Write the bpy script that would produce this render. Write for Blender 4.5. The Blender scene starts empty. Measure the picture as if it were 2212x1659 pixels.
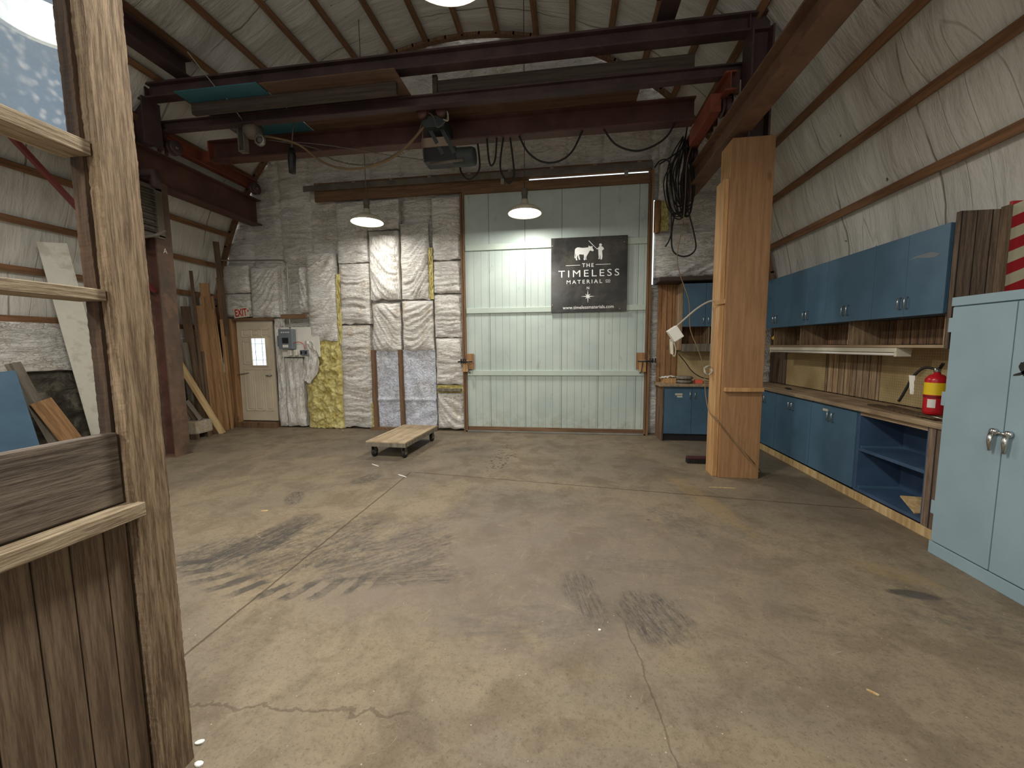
import bpy, bmesh, math, random
import numpy as np
from mathutils import Vector, Matrix, noise as mn
random.seed(7)
S = bpy.context.scene
COL = S.collection
PI = math.pi
def R(d): return math.radians(d)

# ------------------------------------------------------------------ camera
F = 850.0; CXp, CYp = 1106.0, 829.5; HC = 1.55
YAW, PIT, ROL = 0.14007, 0.09616, -0.0086955
_f = Vector((-math.sin(YAW)*math.cos(PIT), math.cos(YAW)*math.cos(PIT), -math.sin(PIT)))
_r0 = Vector((math.cos(YAW), math.sin(YAW), 0)); _u0 = _r0.cross(_f)
_r = math.cos(ROL)*_r0 + math.sin(ROL)*_u0; _u = -math.sin(ROL)*_r0 + math.cos(ROL)*_u0
cd = bpy.data.cameras.new('camera'); cam = bpy.data.objects.new('camera', cd); COL.objects.link(cam)
m = Matrix((_r, _u, -_f)).transposed().to_4x4(); m.translation = (0, 0, HC); cam.matrix_world = m
cd.sensor_fit = 'HORIZONTAL'; cd.sensor_width = 36; cd.lens = F/2212*36; cd.clip_start = .02; cd.clip_end = 200
S.camera = cam
O3 = Vector((0, 0, HC))
def at(ax, val, x, y):
    """survey helper: the point of the plane ax = val that a sight line of the photo meets"""
    d = (x-CXp)/F*_r - (y-CYp)/F*_u + _f
    i = 'xyz'.index(ax)
    return O3 + d*((val-O3[i])/d[i])

# ------------------------------------------------------------------ world and exposure
w = bpy.data.worlds.new('world'); S.world = w; w.use_nodes = True
bg = w.node_tree.nodes['Background']; bg.inputs[0].default_value = (.76, .74, .70, 1); bg.inputs[1].default_value = 0.88
S.view_settings.view_transform = 'Standard'; S.view_settings.look = 'None'
S.view_settings.exposure = 0.0; S.view_settings.gamma = 1
LAMP_W = 62.0

# ------------------------------------------------------------------ materials
def sr(r, g, b):
    f = lambda c: ((c/255+.055)/1.055)**2.4 if c > 10 else c/255/12.92
    return (f(r), f(g), f(b), 1)
class N:
    def __init__(s, name):
        s.m = bpy.data.materials.new(name); s.m.use_nodes = True; s.t = s.m.node_tree
        s.b = s.t.nodes['Principled BSDF']; s.out = s.t.nodes['Material Output']
        s.tc = s.t.nodes.new('ShaderNodeTexCoord')
    def n(s, typ, props=None, **ins):
        nd = s.t.nodes.new('ShaderNode'+typ)
        for k, v in (props or {}).items(): setattr(nd, k, v)
        for k, v in ins.items():
            k = k.replace('_', ' ')
            key = int(k[1:]) if k[0] == 'i' and k[1:].isdigit() else k
            s.set(nd.inputs[key], v)
        return nd
    def set(s, inp, v):
        if isinstance(v, bpy.types.NodeSocket): s.t.links.new(v, inp)
        else: inp.default_value = v
    def math(s, op, a, b=0.0, clamp=False):
        nd = s.t.nodes.new('ShaderNodeMath'); nd.operation = op; nd.use_clamp = clamp
        s.set(nd.inputs[0], a); s.set(nd.inputs[1], b); return nd.outputs[0]
    def mix(s, fac, a, b, mode='MIX'):
        nd = s.t.nodes.new('ShaderNodeMix'); nd.data_type = 'RGBA'; nd.blend_type = mode
        s.set(nd.inputs[0], fac); s.set(nd.inputs[6], a); s.set(nd.inputs[7], b); return nd.outputs[2]
    def map(s, vec, scale=(1, 1, 1), loc=(0, 0, 0), rot=(0, 0, 0), typ='POINT'):
        nd = s.n('Mapping', {'vector_type': typ}); s.set(nd.inputs[0], vec)
        nd.inputs['Location'].default_value = loc; nd.inputs['Rotation'].default_value = rot; nd.inputs['Scale'].default_value = scale
        return nd.outputs[0]
    def noise(s, vec, scale=5, detail=4, rough=.55, dist=0.0):
        nd = s.n('TexNoise', None, Scale=scale, Detail=detail, Roughness=rough, Distortion=dist); s.set(nd.inputs['Vector'], vec)
        return nd.outputs[0]
    def ramp(s, fac, stops):
        nd = s.n('ValToRGB'); s.set(nd.inputs[0], fac); e = nd.color_ramp.elements
        while len(e) < len(stops): e.new(.5)
        for q, (p, c) in zip(e, stops):
            q.position = p; q.color = c if isinstance(c, tuple) else (c, c, c, 1)
        return nd.outputs[0]
    def mr(s, v, a, b, c=0.0, d=1.0, smooth=True):
        nd = s.n('MapRange', {'interpolation_type': 'SMOOTHSTEP' if smooth else 'LINEAR'})
        s.set(nd.inputs[0], v)
        for i, q in zip((1, 2, 3, 4), (a, b, c, d)): nd.inputs[i].default_value = q
        return nd.outputs[0]
    def fin(s, col, rough=.6, bump=None, bs=.3, bd=.01, metal=0.0, spec=.5):
        s.set(s.b.inputs['Base Color'], col); s.set(s.b.inputs['Roughness'], rough)
        s.b.inputs['Metallic'].default_value = metal; s.b.inputs['Specular IOR Level'].default_value = spec
        if bump is not None:
            bn = s.n('Bump', None, Strength=bs, Distance=bd, Height=bump); s.t.links.new(bn.outputs[0], s.b.inputs['Normal'])
        return s.m

def wood(name, c1, c2, axis='z', grain=34, rough=.75, bs=.35, knots=True, isl=.35, dirt=None, planks=None):
    """c1, c2: light and dark grain; grain runs along axis; planks = (axis, width) groove pattern"""
    s = N(name); P = s.tc.outputs['Object']
    sc = {'x': (.05, 1, 1), 'y': (1, .05, 1), 'z': (1, 1, .05)}[axis]
    geo = s.n('NewGeometry'); rnd = geo.outputs['Random Per Island']
    off = s.n('VectorMath', {'operation': 'ADD'}, i0=P); cmb = s.n('CombineXYZ', None, X=s.math('MULTIPLY', rnd, 17.3), Y=s.math('MULTIPLY', rnd, 9.1), Z=s.math('MULTIPLY', rnd, 31.7))
    s.t.links.new(cmb.outputs[0], off.inputs[1]); V = off.outputs[0]
    g = s.noise(s.map(V, sc), grain, 6, .62, .25); gf = s.noise(s.map(V, sc), grain*4.5, 4, .7, .1)
    g = s.math('ADD', s.math('MULTIPLY', g, .62), s.math('MULTIPLY', gf, .38))
    b = s.noise(s.map(V, tuple(max(q, .25) for q in sc)), 3.2, 3, .5)
    col = s.mix(s.mr(g, .38, .62), c2, c1)
    col = s.mix(s.math('MULTIPLY', s.mr(b, .4, .75), .4), col, c2)
    val = s.mr(rnd, 0, 1, 1-isl, 1+isl*.6, False)
    hsv = s.n('HueSaturation', None, Saturation=1.0, Value=val, Color=col); col = hsv.outputs[0]
    h = g
    if knots:
        v = s.n('TexVoronoi', {'feature': 'F1'}, Scale=1.0); s.t.links.new(s.map(V, tuple(3.2 if q == 1 else 1.3 for q in sc)), v.inputs['Vector'])
        k = s.mr(v.outputs['Distance'], .03, .11, 1, 0); col = s.mix(s.math('MULTIPLY', k, .6), col, tuple(q*.3 for q in c2[:3])+(1,))
    if planks:
        ax, wd = planks; sp = s.n('SeparateXYZ', None, Vector=P); q = s.math('DIVIDE', sp.outputs['XYZ'.index(ax.upper())], wd)
        fr = s.math('FRACT', q); e = s.math('MINIMUM', fr, s.math('SUBTRACT', 1.0, fr))
        wn = s.n('TexWhiteNoise', {'noise_dimensions': '1D'}, W=s.math('FLOOR', q))
        hsv = s.n('HueSaturation', None, Saturation=1.0, Value=s.mr(wn.outputs[0], 0, 1, .62, 1.25, False), Color=col); col = hsv.outputs[0]
        line = s.mr(e, .02, .06, 1, 0); col = s.mix(line, col, (.012, .009, .006, 1)); h = s.math('SUBTRACT', h, s.math('MULTIPLY', line, 2.0))
    if dirt:
        d = s.noise(P, 2.3, 5, .65); col = s.mix(s.math('MULTIPLY', s.mr(d, .45, .75), dirt[1]), col, dirt[0])
    return s.fin(col, rough, h, bs, .006)

def paint(name, c, rough=.45, var=.12, wear=None, bs=.12, metal=0.0, scale=3.0):
    s = N(name); P = s.tc.outputs['Object']
    n1 = s.noise(P, scale, 5, .6); n2 = s.noise(P, 60, 3, .5)
    col = s.mix(s.mr(n1, .3, .7), tuple(q*(1-var) for q in c[:3])+(1,), tuple(min(1, q*(1+var)) for q in c[:3])+(1,))
    if wear: col = s.mix(s.math('MULTIPLY', s.mr(s.noise(P, wear[1], 6, .7), wear[2], wear[2]+.12), wear[3]), col, wear[0])
    return s.fin(col, s.mr(n1, .2, .8, max(.05, rough-.08), rough+.1), n2, bs, .002, metal)

def insul(name, c=(.82, .80, .75, 1), stain=0.0, axis='h', stain_z=None):
    s = N(name); P = s.tc.outputs['Object']
    sc = (1.6, 1.6, 6.0) if axis == 'h' else ((4, 4, 1.4) if axis == 'v' else (2.5, 2.5, 2.5))
    w1 = s.noise(s.map(P, sc), 2.2, 5, .6, 1.4); w2 = s.noise(s.map(P, sc), 6.5, 4, .6, 1.0)
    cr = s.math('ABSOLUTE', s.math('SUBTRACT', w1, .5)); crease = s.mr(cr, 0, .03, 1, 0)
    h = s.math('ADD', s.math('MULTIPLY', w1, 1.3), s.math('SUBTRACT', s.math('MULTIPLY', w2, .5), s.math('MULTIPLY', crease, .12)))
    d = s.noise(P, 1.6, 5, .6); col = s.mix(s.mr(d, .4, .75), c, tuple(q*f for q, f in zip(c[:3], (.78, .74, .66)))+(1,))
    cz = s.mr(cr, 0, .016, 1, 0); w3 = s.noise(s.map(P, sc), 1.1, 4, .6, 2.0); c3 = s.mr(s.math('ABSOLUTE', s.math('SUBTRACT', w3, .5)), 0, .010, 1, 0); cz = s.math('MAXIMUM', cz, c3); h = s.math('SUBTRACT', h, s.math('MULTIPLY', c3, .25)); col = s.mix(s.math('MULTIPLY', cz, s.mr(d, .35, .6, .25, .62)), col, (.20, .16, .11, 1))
    if stain: col = s.mix(s.math('MULTIPLY', s.mr(s.noise(P, 1.9, 6, .7, .6), .49, .68), stain), col, (.55, .36, .17, 1))
    sp = s.mr(s.noise(P, 38, 2, .5), .76, .80); col = s.mix(s.math('MULTIPLY', sp, .6), col, (.12, .1, .07, 1))
    return s.fin(col, s.mr(w2, .3, .7, .32, .5), h, .7, .06)

M = {}
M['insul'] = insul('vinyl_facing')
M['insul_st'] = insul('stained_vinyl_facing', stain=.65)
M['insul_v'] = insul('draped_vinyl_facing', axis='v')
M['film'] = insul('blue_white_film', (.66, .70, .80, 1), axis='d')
def archmat():
    s = N('arch_sheeting'); P = s.tc.outputs['Object']
    seam = s.math('ABSOLUTE', s.math('SUBTRACT', s.math('FRACT', s.math('ADD', s.math('DIVIDE', s.n('SeparateXYZ', None, Vector=P).outputs[1], 1.22), s.math('MULTIPLY', s.noise(P, .8, 3, .5), .35))), .5)); seam = s.math('MULTIPLY', s.mr(seam, .003, .012, 1, 0), s.mr(s.noise(P, 1.1, 2, .5), .42, .52))
    w1 = s.noise(s.map(P, (.6, 2.8, .6)), 1.2, 5, .55, .25); w2 = s.noise(s.map(P, (1.3, 2.2, 1.3)), 3.5, 5, .6, .5)
    h = s.math('ADD', s.math('MULTIPLY', w1, 1.6), s.math('MULTIPLY', w2, .25))
    fold = s.mr(s.math('ABSOLUTE', s.math('SUBTRACT', s.noise(s.map(P, (.18, 1.6, .18)), 1.3, 2, .4, .25), .5)), 0, .006, 1, 0)
    h = s.math('SUBTRACT', h, s.math('ADD', s.math('MULTIPLY', fold, .12), s.math('MULTIPLY', seam, .3)))
    d = s.noise(P, .9, 5, .6); col = s.mix(s.mr(d, .35, .75), (.70, .685, .63, 1), (.58, .56, .50, 1))
    sp = s.mr(s.noise(P, 11, 1, .5), .80, .82); col = s.mix(s.math('MULTIPLY', sp, .85), col, (.07, .06, .04, 1))
    col = s.mix(s.math('MAXIMUM', s.math('MULTIPLY', fold, .2), s.math('MULTIPLY', seam, .7)), col, (.2, .17, .12, 1))
    return s.fin(col, .45, h, .55, .07)
M['arch'] = archmat()
M['steel'] = paint('dark_red_steel', sr(86, 56, 48), .55, .3, (sr(105, 70, 55), 7, .56, .5), .3)
M['steel_dk'] = paint('dark_brown_steel', sr(70, 52, 52), .6, .3, (sr(92, 70, 60), 6, .58, .5), .3)
M['rustpost'] = paint('rusty_column_steel', sr(92, 73, 60), .6, .35, (sr(120, 90, 68), 4, .5, .6), .35)
M['heater'] = paint('dusty_heater_metal', sr(88, 80, 68), .6, .3)
M['orange'] = paint('orange_red_steel', sr(126, 64, 46), .55, .2, (sr(90, 50, 40), 8, .55, .5), .25)
M['black'] = paint('black_metal', sr(30, 30, 32), .5, .3)
M['greygreen'] = paint('dusty_grey_green_metal', sr(52, 60, 58), .6, .25)
M['dusty'] = paint('dusty_grey_metal', sr(98, 92, 82), .7, .3)
M['rubber'] = paint('black_rubber', sr(28, 26, 25), .7, .2)
M['cable_tan'] = paint('dusty_tan_cable', sr(120, 100, 72), .7, .2)
M['cable_lt'] = paint('pale_grey_cable', sr(165, 158, 142), .6, .15)
M['chrome'] = paint('chrome', sr(205, 205, 200), .22, .05, metal=1.0, bs=.02)
M['galv'] = paint('galvanised_steel', sr(150, 148, 140), .4, .15, metal=.6)
M['blue'] = paint('blue_cabinet_paint', sr(76, 106, 128), .33, .10, (sr(110, 135, 155), 9, .66, .35), .08)
M['blue_in'] = paint('blue_cabinet_inside_paint', sr(62, 84, 112), .5, .15, (sr(120, 135, 150), 6, .6, .5), .1)
M['teal'] = paint('teal_board_paint', sr(54, 106, 118), .5, .12)
M['palesteel'] = paint('pale_blue_cabinet_paint', sr(142, 164, 174), .42, .05, (sr(110, 125, 130), 14, .70, .5), .06)
M['white'] = paint('white_enamel', sr(225, 222, 212), .4, .06)
M['offwhite'] = paint('dusty_white_metal', sr(205, 200, 180), .5, .1)
M['whitemark'] = paint('white_paint_mark', sr(235, 235, 232), .5, .03, bs=0)
M['doorpaint'] = paint('cream_door_paint', sr(208, 196, 172), .42, .05)
M['red'] = paint('red_enamel', sr(190, 30, 40), .25, .08)
M['yellowlab'] = paint('yellow_label', sr(235, 200, 30), .5, .05)
M['grey'] = paint('grey_electrical_enamel', sr(112, 120, 126), .45, .08)
M['pegboard'] = None
M['woodpost'] = wood('tan_plywood_cladding', sr(170, 130, 90), sr(146, 108, 72), 'z', 30, .6, .15, isl=.12)
M['woodpost2'] = wood('fresh_pine', sr(206, 164, 112), sr(172, 128, 82), 'z', 30, .6, .15, isl=.12)
M['barn'] = wood('rough_sawn_barn_board', sr(160, 138, 110), sr(92, 72, 50), 'z', 90, .85, .9, isl=.12)
M['barn_h'] = wood('rough_sawn_rail', sr(184, 168, 140), sr(118, 98, 74), 'y', 90, .85, .8, isl=.15)
M['barn_dk'] = wood('weathered_grey_board', sr(122, 110, 96), sr(70, 58, 48), 'y', 90, .85, .9, isl=.1)
M['barn_v'] = wood('weathered_brown_planks', sr(132, 112, 90), sr(88, 70, 54), 'z', 70, .8, .4, isl=.18)
M['strip'] = wood('purlin_wood', sr(150, 110, 76), sr(110, 78, 52), 'y', 26, .75, .2, isl=.1)
M['strip_x'] = wood('brown_framing_wood', sr(138, 106, 76), sr(98, 72, 50), 'x', 26, .75, .2, isl=.15)
M['frame_z'] = wood('framing_pine', sr(172, 132, 90), sr(130, 94, 62), 'z', 30, .7, .25, isl=.2)
M['stud_dk'] = wood('stained_shaded_stud', sr(92, 70, 50), sr(50, 36, 26), 'z', 40, .85, .5)  # stained wood, with the stud's shade also put into the colour
M['stud'] = wood('stud_wood', sr(134, 104, 76), sr(98, 72, 50), 'z', 30, .75, .25, isl=.1)
M['lum'] = wood('orange_brown_lumber', sr(178, 136, 88), sr(130, 94, 58), 'z', 30, .7, .25, isl=.3)
M['lum_dk'] = wood('dark_lumber', sr(116, 92, 68), sr(74, 56, 40), 'z', 30, .8, .3, isl=.3)
M['lum_lt'] = wood('pale_lumber', sr(216, 190, 140), sr(180, 148, 100), 'z', 30, .7, .2, isl=.15)
M['lum_gr'] = wood('grey_weathered_lumber', sr(140, 132, 118), sr(96, 88, 76), 'z', 30, .85, .4, isl=.2)
M['planks_y'] = wood('vertical_wall_planks', sr(160, 128, 98), sr(96, 70, 50), 'z', 40, .8, .4, isl=.05, planks=('y', .088))
M['planks_x'] = wood('vertical_wall_planks_end', sr(172, 130, 88), sr(118, 84, 54), 'z', 40, .8, .4, isl=.05, planks=('x', .088))
M['planks_g'] = wood('grey_brown_wall_planks', sr(142, 122, 104), sr(92, 74, 60), 'z', 40, .85, .4, isl=.05, planks=('y', .14))
M['planks_xg'] = wood('grey_brown_end_planks', sr(142, 122, 104), sr(92, 74, 60), 'z', 60, .85, .4, isl=.05, planks=('x', .098))
M['planks_lt'] = wood('pale_weathered_planks', sr(196, 170, 134), sr(124, 96, 70), 'z', 40, .85, .5, isl=.05, planks=('y', .10))
M['counter'] = wood('worn_countertop', sr(186, 164, 134), sr(142, 120, 94), 'y', 16, .6, .2, isl=.05, dirt=(sr(80, 64, 48), .6), knots=False)
M['plywood'] = wood('old_plywood', sr(122, 94, 74), sr(88, 66, 52), 'x', 10, .75, .1, isl=.1, knots=False, dirt=(sr(70, 52, 42), .5))
M['timber_dk'] = wood('dark_overhead_timber', sr(84, 72, 62), sr(58, 48, 41), 'x', 24, .8, .2, isl=.1)
M['deck'] = wood('dolly_plywood', sr(190, 172, 142), sr(152, 130, 100), 'y', 14, .7, .15, isl=.05, dirt=(sr(110, 90, 68), .75), knots=False)
def pegm():
    s = N('tan_pegboard'); P = s.tc.outputs['Object']
    sp = s.n('SeparateXYZ', None, Vector=P); k = []
    u = s.math('ADD', sp.outputs[0], sp.outputs[1])
    for o in (u, sp.outputs[2]):
        f = s.math('SUBTRACT', s.math('FRACT', s.math('DIVIDE', o, .026)), .5); k.append(s.math('MULTIPLY', f, f))
    hole = s.mr(s.math('SQRT', s.math('ADD', k[0], k[1])), .12, .17, 1, 0)
    n = s.noise(P, 2, 4, .6); col = s.mix(s.mr(n, .35, .7), sr(188, 168, 124), sr(160, 138, 96))
    return s.fin(s.mix(s.math('MULTIPLY', hole, .75), col, sr(60, 48, 32)), .6, hole, -.3, .002)
M['pegboard'] = pegm()
def fiber():
    s = N('yellow_glass_wool'); P = s.tc.outputs['Object']
    n = s.noise(P, 7, 8, .75, .6); n2 = s.noise(P, 45, 5, .7)
    col = s.mix(s.mr(n, .35, .65), sr(190, 172, 96), sr(242, 232, 165)); col = s.mix(s.mr(s.noise(P, 2.6, 5, .7), .60, .72), col, sr(88, 76, 40))
    return s.fin(col, .95, s.math('ADD', n, s.math('MULTIPLY', n2, .4)), .9, .05, spec=.1)
M['fiber'] = fiber()
def mintm():
    s = N('mint_green_boards'); P = s.tc.outputs['Object']
    sp = s.n('SeparateXYZ', None, Vector=P); q = s.math('DIVIDE', sp.outputs[0], .126)
    fr = s.math('FRACT', q); e = s.math('MINIMUM', fr, s.math('SUBTRACT', 1.0, fr)); line = s.mr(e, .015, .045, 1, 0)
    low = s.mr(sp.outputs[2], 3.28, 3.30, 1, 0); line = s.math('MULTIPLY', line, s.math('ADD', s.math('MULTIPLY', low, .75), .12))
    q2 = s.math('FRACT', s.math('DIVIDE', s.math('ADD', sp.outputs[0], .1), .63)); e2 = s.math('MINIMUM', q2, s.math('SUBTRACT', 1.0, q2)); l2 = s.mr(e2, .004, .011, 1, 0)
    n = s.noise(P, 1.5, 5, .6); col = s.mix(s.mr(n, .3, .7), sr(190, 202, 194), sr(174, 188, 182))
    smu = s.mr(s.noise(s.map(P, (2.2, 1, 1.0)), 2.3, 6, .7, .4), .60, .72); col = s.mix(s.math('MULTIPLY', smu, .35), col, sr(110, 112, 100))
    lo = s.math('MULTIPLY', s.mr(sp.outputs[2], .02, .55, 1, 0), s.mr(s.noise(P, 5, 5, .7), .4, .65)); col = s.mix(s.math('MULTIPLY', lo, .45), col, sr(140, 128, 100))
    col = s.mix(s.math('MULTIPLY', line, .45), col, sr(95, 105, 98)); col = s.mix(s.math('MULTIPLY', l2, .7), col, sr(60, 66, 60))
    return s.fin(col, .42, s.math('SUBTRACT', 1.0, s.math('MAXIMUM', line, l2)), .5, .004)
M['mint'] = mintm()
def signm():
    s = N('glossy_black_sign_face'); P = s.tc.outputs['Object']
    n = s.noise(P, 2.4, 6, .65); col = s.mix(s.mr(n, .4, .75), sr(34, 33, 30), sr(74, 70, 60))
    return s.fin(col, s.mr(n, .3, .7, .14, .34), s.noise(P, 5, 3, .5), .12, .01)
M['sign'] = signm()
def stonem():
    s = N('dark_stained_insulation'); P = s.tc.outputs['Object']
    n = s.noise(s.map(P, (1, 1, 1.6)), 4, 7, .7, .8); col = s.ramp(n, [(.3, sr(28, 25, 22)), (.5, sr(74, 68, 58)), (.7, sr(140, 134, 118))])
    return s.fin(col, .8, n, .8, .06)
M['stone'] = stonem()
def emis(name, c, st):
    s = N(name); s.b.inputs['Base Color'].default_value = (0, 0, 0, 1); s.b.inputs['Emission Color'].default_value = c; s.b.inputs['Emission Strength'].default_value = st
    return s.m
M['glow'] = emis('lamp_lens_glow', (1, .97, .90, 1), 8)
M['day'] = emis('daylight_glow', (.80, .95, 1, 1), 1.7)
def stripes():
    s = N('red_white_diagonal_stripes'); P = s.tc.outputs['Object']
    sp = s.n('SeparateXYZ', None, Vector=P); q = s.math('FRACT', s.math('DIVIDE', s.math('SUBTRACT', sp.outputs[2], s.math('MULTIPLY', sp.outputs[0], .45)), .165))
    t = s.mr(q, .485, .505); n = s.noise(P, 9, 5, .7)
    return s.fin(s.mix(s.math('MULTIPLY', s.mr(n, .6, .75), .4), s.mix(t, sr(205, 200, 170), sr(178, 36, 42)), sr(110, 90, 70)), .5, n, .1, .003)
M['stripe'] = stripes()
def plasticm():
    s = N('dirty_translucent_plastic'); P = s.tc.outputs['Object']
    v = s.n('TexVoronoi', {'feature': 'SMOOTH_F1'}, Scale=46.0, Vector=P)
    n = s.noise(P, 5, 6, .7, .5); bub = s.mr(v.outputs['Distance'], .12, .42, 1, 0)
    col = s.mix(s.math('MULTIPLY', s.mr(n, .35, .65), bub), sr(176, 196, 216), sr(240, 245, 250))
    tl = s.n('BsdfTranslucent', None, Color=col); df = s.n('BsdfDiffuse', None, Color=col); tr = s.n('BsdfTransparent')
    m1 = s.n('MixShader', None, i0=.35, i1=tl.outputs[0], i2=df.outputs[0]); m2 = s.n('MixShader', None, i0=s.mr(n, .3, .7, .45, .75), i1=tr.outputs[0], i2=m1.outputs[0])
    s.t.links.new(m2.outputs[0], s.out.inputs[0]); return s.m
M['plastic'] = plasticm()
def wrapm():
    s = N('clear_stretch_wrap'); P = s.tc.outputs['Object']
    n = s.noise(P, 9, 6, .7, 1); s.fin(sr(200, 196, 184), .2, n, .8, .03); s.b.inputs['Alpha'].default_value = 1.0
    s.t.links.new(s.mr(n, .35, .65, .25, .75), s.b.inputs['Alpha']); return s.m
M['wrap'] = wrapm()

# ---- concrete floor
def floorm():
    s = N('dirty_concrete'); P = s.tc.outputs['Object']
    big = s.noise(P, .55, 5, .6, .6); mid = s.noise(P, 2.6, 7, .68, .4); fine = s.noise(P, 26, 6, .75); grit = s.noise(P, 120, 3, .7)
    col = s.mix(s.mr(big, .35, .68), sr(135, 121, 99), sr(111, 102, 89))
    col = s.mix(s.math('MULTIPLY', s.mr(mid, .44, .62), .5), col, sr(92, 79, 62))
    col = s.mix(s.math('MULTIPLY', s.mr(fine, .45, .72), .45), col, sr(80, 69, 54))
    col = s.mix(s.math('MULTIPLY', s.mr(grit, .58, .74), .4), col, sr(176, 162, 136)); g3 = s.noise(P, 75, 4, .7); col = s.mix(s.math('MULTIPLY', s.mr(g3, .54, .66), .5), col, sr(78, 68, 54))
    # pale scuffs in the middle
    def blob(cx, cy, rx, ry, a, edge=.35):
        L = s.map(P, (rx, ry, 1), (cx, cy, 0), (0, 0, R(a)), 'TEXTURE')
        wob = s.noise(P, 3.5, 4, .7)
        ln = s.n('VectorMath', {'operation': 'LENGTH'}, i0=L).outputs['Value']
        ln = s.math('ADD', ln, s.math('MULTIPLY', s.math('SUBTRACT', wob, .5), 1.1))
        return s.mr(ln, 1-edge, 1+edge*.3, 1, 0), L
    def streak(L, k1, k2, lo, hi, sc=2.2):
        a_ = s.noise(s.map(L, (k1, k2*.45, 1)), sc, 9, .75, 1.6)
        return s.mr(s.math('ADD', s.math('MULTIPLY', a_, .75), s.math('MULTIPLY', fine, .25)), lo, hi)
    def add(col, mk, st, amt, c): return s.mix(s.math('MULTIPLY', s.math('MULTIPLY', mk, st), amt), col, c)
    grey, dk, pale, tan = sr(88, 82, 76), sr(56, 54, 52), sr(162, 150, 134), sr(146, 120, 80)
    for (cx, cy, rx, ry, a, k1, k2, lo, hi, amt, c) in [
        (-.2, 2.75, 1.7, 1.0, 10, .8, 2.5, .34, .60, .75, sr(112, 101, 90)),
        (-.2, 2.7, 1.6, .9, -15, 1.0, 7, .55, .70, .5, pale),
        (-2.42, 2.75, .55, .20, 76, .6, 6, .38, .56, .9, dk),
        (-2.74, 2.48, .34, .20, 66, .6, 7, .42, .58, .75, dk),
        (-1.95, 2.75, .60, .42, 55, .8, 5, .40, .62, .75, dk),
        (-1.30, 2.70, .55, .36, 35, .7, 4, .40, .62, .7, dk),
        (-1.25, 3.15, .45, .22, 50, .8, 4, .44, .64, .5, dk),
        (-1.02, 2.42, .45, .12, 14, .6, 5, .42, .60, .75, dk),
        (-.9, 2.9, .7, .5, 40, .7, 7, .54, .70, .45, pale),
        (-.1, 2.6, .9, .5, 75, .7, 8, .55, .70, .5, pale),
        (.2, 3.2, 1.1, .5, 20, .7, 8, .55, .70, .45, pale),
        (-.5, 2.2, .7, .35, 60, .7, 7, .55, .70, .45, pale),
        (1.2, 2.4, .6, .4, -50, .7, 6, .55, .70, .45, pale),
        (-2.6, 4.0, .55, .16, 35, 1, 4, .45, .6, .6, grey),
        (-2.35, 4.25, .22, .14, 60, 1, 4, .4, .6, .85, dk),
        (-2.8, 3.6, .22, .10, -60, 1, 4, .4, .6, .8, dk),
        (-1.55, 5.65, .38, .13, 28, 1, 4, .42, .6, .75, dk),
        (.50, 2.22, .26, .22, -72, .6, 6, .40, .62, .85, dk),
        (.11, 2.36, .32, .12, -77, .5, 7, .42, .60, .7, dk),
        (-.22, 2.05, .5, .2, 10, .8, 3, .42, .62, .55, grey),
        (-.35, 3.85, .55, .22, 0, 1, 3, .42, .62, .5, grey),
        (.98, 3.5, .35, .16, -60, 1, 3, .40, .6, .7, grey),
        (1.5, 3.3, .3, .12, -40, 1, 3, .40, .6, .5, grey),
        (.5, 2.75, .5, .12, 0, .6, 4, .42, .6, .5, grey),
        (2.12, 2.62, .16, .05, -8, 1, 3, .30, .5, .85, dk),
        (2.2, 2.85, .25, .12, -30, 1, 2, .38, .6, .5, tan),
        (2.35, 2.35, .5, .25, -30, 1, 2, .42, .6, .6, grey),
        (1.35, 4.1, .12, .85, 12, 2, 1, .35, .6, .55, tan),
        (-1.9, 1.3, .3, .1, 0, 1, 2, .4, .6, .5, dk),
        (1.0, 5.3, .6, .2, 0, .7, 3, .42, .62, .45, grey)]:
        mk, L = blob(cx, cy, rx, ry, a); col = add(col, mk, streak(L, k1, k2, lo, hi), amt, c)
    # arc of tyre treads
    sp = s.n('SeparateXYZ', None, Vector=P); dx = s.math('ADD', sp.outputs[0], 1.95); dy = s.math('SUBTRACT', sp.outputs[1], 3.42)
    rr = s.math('SQRT', s.math('ADD', s.math('MULTIPLY', dx, dx), s.math('MULTIPLY', dy, dy))); an = s.math('ARCTAN2', dy, dx)
    rr = s.math('ADD', rr, s.math('MULTIPLY', s.math('SUBTRACT', mid, .5), .22))
    band = s.math('MULTIPLY', s.mr(rr, 1.14, 1.22), s.mr(rr, 1.33, 1.39, 1, 0))
    rib = s.mr(s.math('SINE', s.math('ADD', s.math('MULTIPLY', an, 46), s.math('MULTIPLY', rr, 26))), -.1, .35)
    arc = s.math('MULTIPLY', s.mr(an, -2.45, -2.15), s.mr(an, -1.15, -.85, 1, 0))
    col = s.mix(s.math('MULTIPLY', s.math('MULTIPLY', s.math('MULTIPLY', band, rib), arc), s.mr(mid, .36, .5, .25, .8)), col, sr(60, 57, 54))
    # clod trail of dried mud near the big door
    mk, L = blob(-.9, 5.35, .20, .75, 0, .3); v = s.n('TexVoronoi', None, Scale=17.0, Vector=P)
    col = add(col, mk, s.mr(v.outputs['Distance'], .26, .36, 1, 0), .9, sr(66, 52, 42))
    # saw-cut joints and cracks
    def line(coord, c0, wdt, wob=.02):
        n = s.noise(P, 7, 4, .6); q = s.math('SUBTRACT', s.math('ADD', coord, s.math('MULTIPLY', s.math('SUBTRACT', n, .5), wob)), c0)
        return s.mr(s.math('ABSOLUTE', q), wdt*.4, wdt, 1, 0)
    X, Y = sp.outputs[0], sp.outputs[1]
    j1 = s.math('MULTIPLY', line(X, -1.92, .010, .014), s.mr(Y, 4.5, 4.6, 1, 0))
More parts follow.
